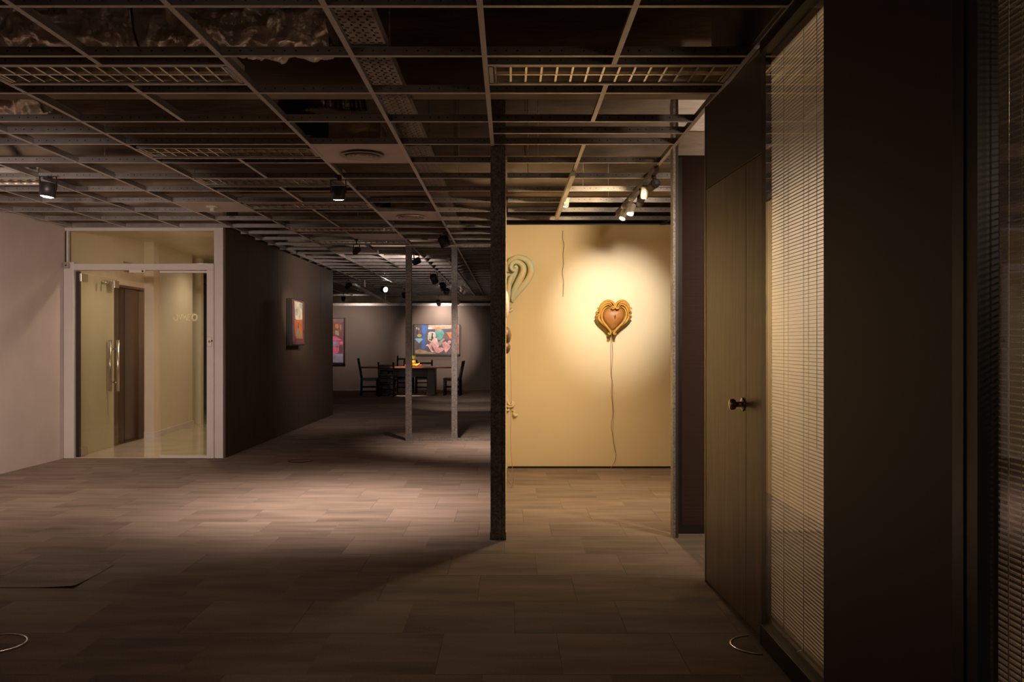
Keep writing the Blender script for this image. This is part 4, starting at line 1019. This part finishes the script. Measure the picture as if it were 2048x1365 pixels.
# ------------------------------------------------------------------ the heart
M_slit = mat('dark_slit', (0.05, 0.01, 0.005), 0.6)
ht = empty('heart_sculpture', (px(1225, YW), YW, pz(640, YW))); tag(ht, 'orange ceramic heart with scrolled frame on the cream wall', 'wall sculpture')
HO = Vector(ht.location)
def hz(x, y, dep):
    return Vector((px(1160 + x / 11.377, YW), YW - dep, pz(580 + y / 11.377, YW))) - HO
def cxy(y): return 765 - (y - 380) * 0.094
OUT = [(8, 385), (28, 320), (85, 268), (160, 255), (240, 285), (310, 345), (355, 430), (385, 530), (400, 620), (388, 690), (330, 760), (240, 830), (150, 905), (90, 965), (105, 1010), (75, 1045), (30, 1035), (0, 970)]
def outline(sc=1.0, dy=0, n_sub=3):
    R = []
    for i in range(len(OUT) - 1):
        for s in range(n_sub):
            t = s / n_sub; R.append((OUT[i][0] * (1 - t) + OUT[i + 1][0] * t, OUT[i][1] * (1 - t) + OUT[i + 1][1] * t))
    R.append(OUT[-1])
    full = [(cxy(y) + dx, y) for dx, y in R] + [(cxy(y) - dx, y) for dx, y in R[::-1][1:-1]]
    cx_, cy_ = 740, 620
    return [(cx_ + (x - cx_) * sc, cy_ + (y - cy_) * sc + dy) for x, y in full]
o1, o2, o3 = outline(1.0, 55), outline(1.0, 30), outline(0.96, 0)
n = len(o1); hb_ = MB()
hb_.add([hz(x, y, 0.0) for x, y in o1] + [hz(x, y, 0.05) for x, y in o2] + [hz(x, y, 0.085) for x, y in o3] + [hz(735, 620, 0.09)],
        [(i, (i + 1) % n, n + (i + 1) % n, n + i) for i in range(n)] + [(n + i, n + (i + 1) % n, 2 * n + (i + 1) % n, 2 * n + i) for i in range(n)] + [(2 * n + i, 2 * n + (i + 1) % n, 3 * n) for i in range(n)])
hb_.build('back_slab', M_heartbase, ht)
# domed belly
dm = MB(); HI = [(0, 420), (60, 425), (130, 410), (200, 450), (245, 520), (255, 590), (245, 660), (200, 745), (130, 830), (60, 905), (0, 945)]
full = [(cxy(y) + dx, y) for dx, y in HI] + [(cxy(y) - dx, y) for dx, y in HI[::-1][1:-1]]
m_ = len(full); rings = 10; vs = []
for k in range(rings + 1):
    t = 1 - k / rings
    for x, y in full: vs.append(hz(742 + (x - 742) * t, 610 + (y - 610) * t, 0.075 + 0.065 * math.sqrt(max(0, 1 - t ** 2.2))))
dm.add(vs, [(k * m_ + i, k * m_ + (i + 1) % m_, (k + 1) * m_ + (i + 1) % m_, (k + 1) * m_ + i) for k in range(rings) for i in range(m_)], 0, True)
dm.build('belly', M_heartin, ht)
MB().tube([hz(757, 568, 0.141), hz(760, 600, 0.1435), hz(759, 640, 0.1435), hz(757, 676, 0.141)], [0.001, 0.0055, 0.0055, 0.001], 8).build('slit', M_slit, ht)
def catmull(P, sub=8):
    P = [Vector(p) for p in P]; P = [P[0] * 2 - P[1]] + P + [P[-1] * 2 - P[-2]]; R = []
    for i in range(1, len(P) - 2):
        for s in range(sub):
            t = s / sub
            R.append(0.5 * ((2 * P[i]) + (-P[i - 1] + P[i + 1]) * t + (2 * P[i - 1] - 5 * P[i] + 4 * P[i + 1] - P[i + 2]) * t * t + (-P[i - 1] + 3 * P[i] - 3 * P[i + 1] + P[i + 2]) * t ** 3))
    R.append(P[-2]); return R
def interp(vals, n):
    R = []
    for i in range(n):
        t = i / (n - 1) * (len(vals) - 1); k = min(int(t), len(vals) - 2); R.append(vals[k] * (1 - t + k) + vals[k + 1] * (t - k))
    return R
PXM = YW / F / 11.377   # metres per detail unit
def relief(mb, P, rad, deps, sub=7, mi=0, conv=None, k=0.8):
    P3 = catmull([Vector((p[0], p[1], d)) for p, d in zip(P, interp(deps, len(P)))], sub)
    pts = [conv(p.x, p.y, p.z) for p in P3]; r = interp(rad, len(pts))
    mb.tube(pts, r, 12, mi=mi, flat=((0, 1, 0), k))
def heart_pair(P, rad, deps, name='scroll', m=M_heart):
    for s in (1, -1):
        mb = MB(); relief(mb, [(cxy(y) + s * dx, y) for dx, y in P], [r * PXM for r in rad], deps, conv=hz)
        mb.build(name, m, ht)
# top volutes flowing over the shoulders and down the flanks
heart_pair([(44, 402), (62, 390), (78, 405), (66, 436), (40, 440), (16, 414), (14, 370), (40, 315), (95, 275), (160, 262), (235, 290), (300, 350), (345, 430)], [10, 15, 19, 21, 23, 24, 25, 27, 28, 30, 32, 30, 14], [0.172, 0.162, 0.155, 0.14, 0.115, .09, .085])
heart_pair([(70, 370), (110, 320), (170, 305), (240, 330), (300, 390), (335, 460), (350, 520)], [10, 18, 24, 28, 28, 22, 10], [0.12, 0.11, 0.10])
heart_pair([(92, 380), (140, 350), (200, 362), (260, 410), (300, 480), (318, 560), (310, 640)], [8, 14, 20, 24, 26, 24, 10], [0.115, 0.11, 0.10])
heart_pair([(110, 405), (165, 400), (222, 440), (262, 510), (276, 590), (262, 670), (215, 755), (140, 840), (75, 915), (40, 970), (38, 1005), (60, 1025), (82, 1010), (72, 990), (56, 998)], [6, 12, 17, 20, 22, 24, 26, 28, 26, 22, 18, 16, 14, 10, 6], [0.105, 0.115, 0.12, 0.12, 0.13])
heart_pair([(300, 520), (335, 590), (330, 660), (280, 730), (200, 800), (120, 880)], [12, 24, 30, 32, 28, 12], [0.10, 0.10, 0.11])
heart_pair([(330, 480), (370, 500), (392, 540), (385, 560)], [10, 18, 14, 6], [0.10, 0.095, 0.09], 'leaf_curl')
heart_pair([(310, 580), (360, 590), (398, 615), (400, 640)], [10, 20, 16, 6], [0.11, 0.10, 0.09], 'leaf_curl')
heart_pair([(335, 430), (365, 415), (380, 430), (368, 452), (350, 445)], [8, 14, 14, 10, 6], [0.105, 0.11, 0.11], 'leaf_curl')
# twin wires under the heart
def wire(P, r, label, m, cat='wire', name='wire', group=None):
    pts = catmull(P, 6); o_ = MB().tube(pts, r, 6).build(name, m); tag(o_, label, cat, group); return o_
def wp_(x, y, dep, X0=1180, Y0=660, s=4.55): return (px(X0 + x / s, YW), YW - dep, pz(Y0 + y / s, YW))
wire([wp_(190, 45, .03), wp_(187, 140, .02), wp_(188, 260, .015), wp_(190, 400, .02), wp_(199, 470, .015), wp_(192, 570, .02), wp_(207, 740, .012), wp_(192, 870, .02), wp_(205, 960, .02), wp_(222, 1080, .02), wp_(236, 1140, .02), wp_(215, 1210, .03), wp_(175, 1262, .05)], 0.0019,
     'thin wavy wire hanging from the heart down to the skirting, left strand', M_wireb)
wire([wp_(192, 45, .035), wp_(203, 150, .03), wp_(203, 270, .03), wp_(193, 400, .028), wp_(203, 500, .03), wp_(205, 640, .025), wp_(214, 780, .03), wp_(205, 900, .03), wp_(213, 1010, .03), wp_(232, 1110, .03), wp_(226, 1190, .04), wp_(180, 1256, .06)], 0.0018,
     'thin wavy wire hanging from the heart down to the skirting, right strand', M_wire)
wire([(px(1126, YW), YW - 0.02, pz(462, YW)), (px(1125, YW), YW - .02, pz(478, YW)), (px(1128, YW), YW - .02, pz(490, YW)), (px(1126, YW), YW - .015, pz(510, YW)), (px(1127, YW), YW - .02, pz(530, YW)), (px(1124.5, YW), YW - .02, pz(545, YW)), (px(1127, YW), YW - .02, pz(565, YW)), (px(1126, YW), YW - .02, pz(594, YW))], 0.0018,
     'thin black wire hanging alone on the cream wall left of the heart', M_blacktrim)
# ------------------------------------------------------------------ pale green scroll and small ornaments
sc_ = empty('scroll_sculpture', (px(1035, YW), YW, pz(570, YW))); tag(sc_, 'pale green ceramic scroll beside the centre pillar on the cream wall', 'wall sculpture')
SO = Vector(sc_.location)
def sz(x, y, dep): return Vector((px(985 + x / 3.79, YW), YW - dep, pz(500 + y / 3.79, YW))) - SO
PM3 = YW / F / 3.79
def srel(P, rad, deps, name):
    mb = MB(); relief(mb, P, [r * PM3 for r in rad], deps, conv=sz, k=0.9); mb.build(name, M_scroll, sc_)
srel([(165, 142), (178, 135), (182, 152), (165, 165), (145, 152), (142, 125), (165, 102), (200, 105), (228, 130), (232, 170), (210, 225), (178, 285), (155, 345), (148, 395)], [9, 10, 11, 12, 13, 15, 17, 20, 22, 24, 26, 25, 20, 8], [0.16, 0.14, 0.12, 0.12, 0.08], 'inner_scroll')
srel([(118, 175), (116, 130), (135, 88), (175, 68), (220, 68), (262, 90), (288, 130), (290, 180), (272, 225), (235, 275), (195, 325), (165, 370), (152, 405)], [10, 14, 17, 18, 20, 22, 24, 24, 24, 24, 20, 13, 6], [0.08, 0.12, 0.13, 0.12, 0.06], 'outer_scroll')
srel([(150, 200), (130, 250), (122, 310), (118, 380), (112, 430), (125, 462), (142, 460), (138, 448)], [16, 18, 18, 16, 15, 16, 12, 8], [0.11, 0.1, 0.1, 0.12], 'stem_scroll')
srel([(60, 150), (75, 250), (90, 350), (104, 430)], [20, 30, 24, 12], [0.05, 0.08, 0.08], 'hidden_leaf')
MB().prism([sz(x, y, 0.0) for x, y in ((60, 120), (120, 60), (200, 45), (270, 70), (305, 130), (305, 190), (280, 250), (220, 310), (170, 370), (145, 420), (95, 450), (60, 300))], (0, -0.06, 0)).build('back_slab', M_scroll, sc_)
# plaster ornaments
og = empty('plaster_ornament', (px(1020, YW), YW, pz(805, YW))); tag(og, 'small cream scrolled plaster ornament low beside the pillar', 'wall ornament')
SO2 = SO; SO = Vector(og.location)
for P, rr in (([(108, 1100), (112, 1140), (125, 1170), (148, 1172), (152, 1156), (142, 1150)], [6, 9, 9, 8, 6, 4]), ([(100, 1130), (104, 1175), (128, 1190), (158, 1182), (163, 1160), (150, 1150)], [5, 8, 8, 7, 5, 3]), ([(96, 1180), (104, 1210), (122, 1215), (124, 1202)], [6, 8, 7, 5])):
    mb = MB(); relief(mb, P, [r * PM3 for r in rr], [0.015, 0.03, 0.02], conv=sz); mb.build('scroll', M_plaster, og)
og = empty('plaster_drop', (px(1031, YW), YW, pz(828, YW))); tag(og, 'tiny cream comma shaped plaster drop right of the scrolled ornament', 'wall ornament')
SO = Vector(og.location)
mb = MB(); relief(mb, [(148, 1218), (165, 1222), (160, 1240), (172, 1255), (185, 1252), (184, 1242)], [r * PM3 for r in (4, 6, 7, 11, 9, 5)], [0.01, 0.025, 0.02], conv=sz); mb.build('drop_body', M_plaster, og)
# objects on the side wall, seen edge on
sw = empty('side_wall_relief', (-0.034, 8.1, 1.33)); tag(sw, 'brown ceramic relief on the side wall, seen edge on at the pillar', 'wall sculpture')
MB().ball((0.0, 0, 0.03), 0.11, 16, sc=(0.42, 1.3, 0.75)).ball((0.0, -0.05, -0.08), 0.07, 14, sc=(0.55, 1.2, 0.8)).build('relief_body', M_brown, sw)
sw = empty('side_wall_relief', (-0.034, 7.9, 1.63)); tag(sw, 'white ceramic relief on the side wall above the brown one', 'wall sculpture')
MB().ball((0.0, 0, 0.0), 0.13, 16, sc=(0.2, 1.1, 0.95)).build('relief_body', M_white, sw)
wire([(0.0, 8.0, 1.2), (0.01, 8.05, 0.8), (0.005, 8.0, 0.4), (0.03, 7.9, 0.1), (0.02, 8.1, 0.01)], 0.002, 'thin orange wire down the side wall behind the pillar', M_wire)
wire([(px(1013, 8.9), 8.9, 0.05), (px(1020, 8.7), 8.7, 0.02), (px(1016, 8.5), 8.5, 0.006), (px(1022, 8.2), 8.2, 0.006)], 0.002, 'short orange wire end lying on the carpet near the side wall', M_wire)
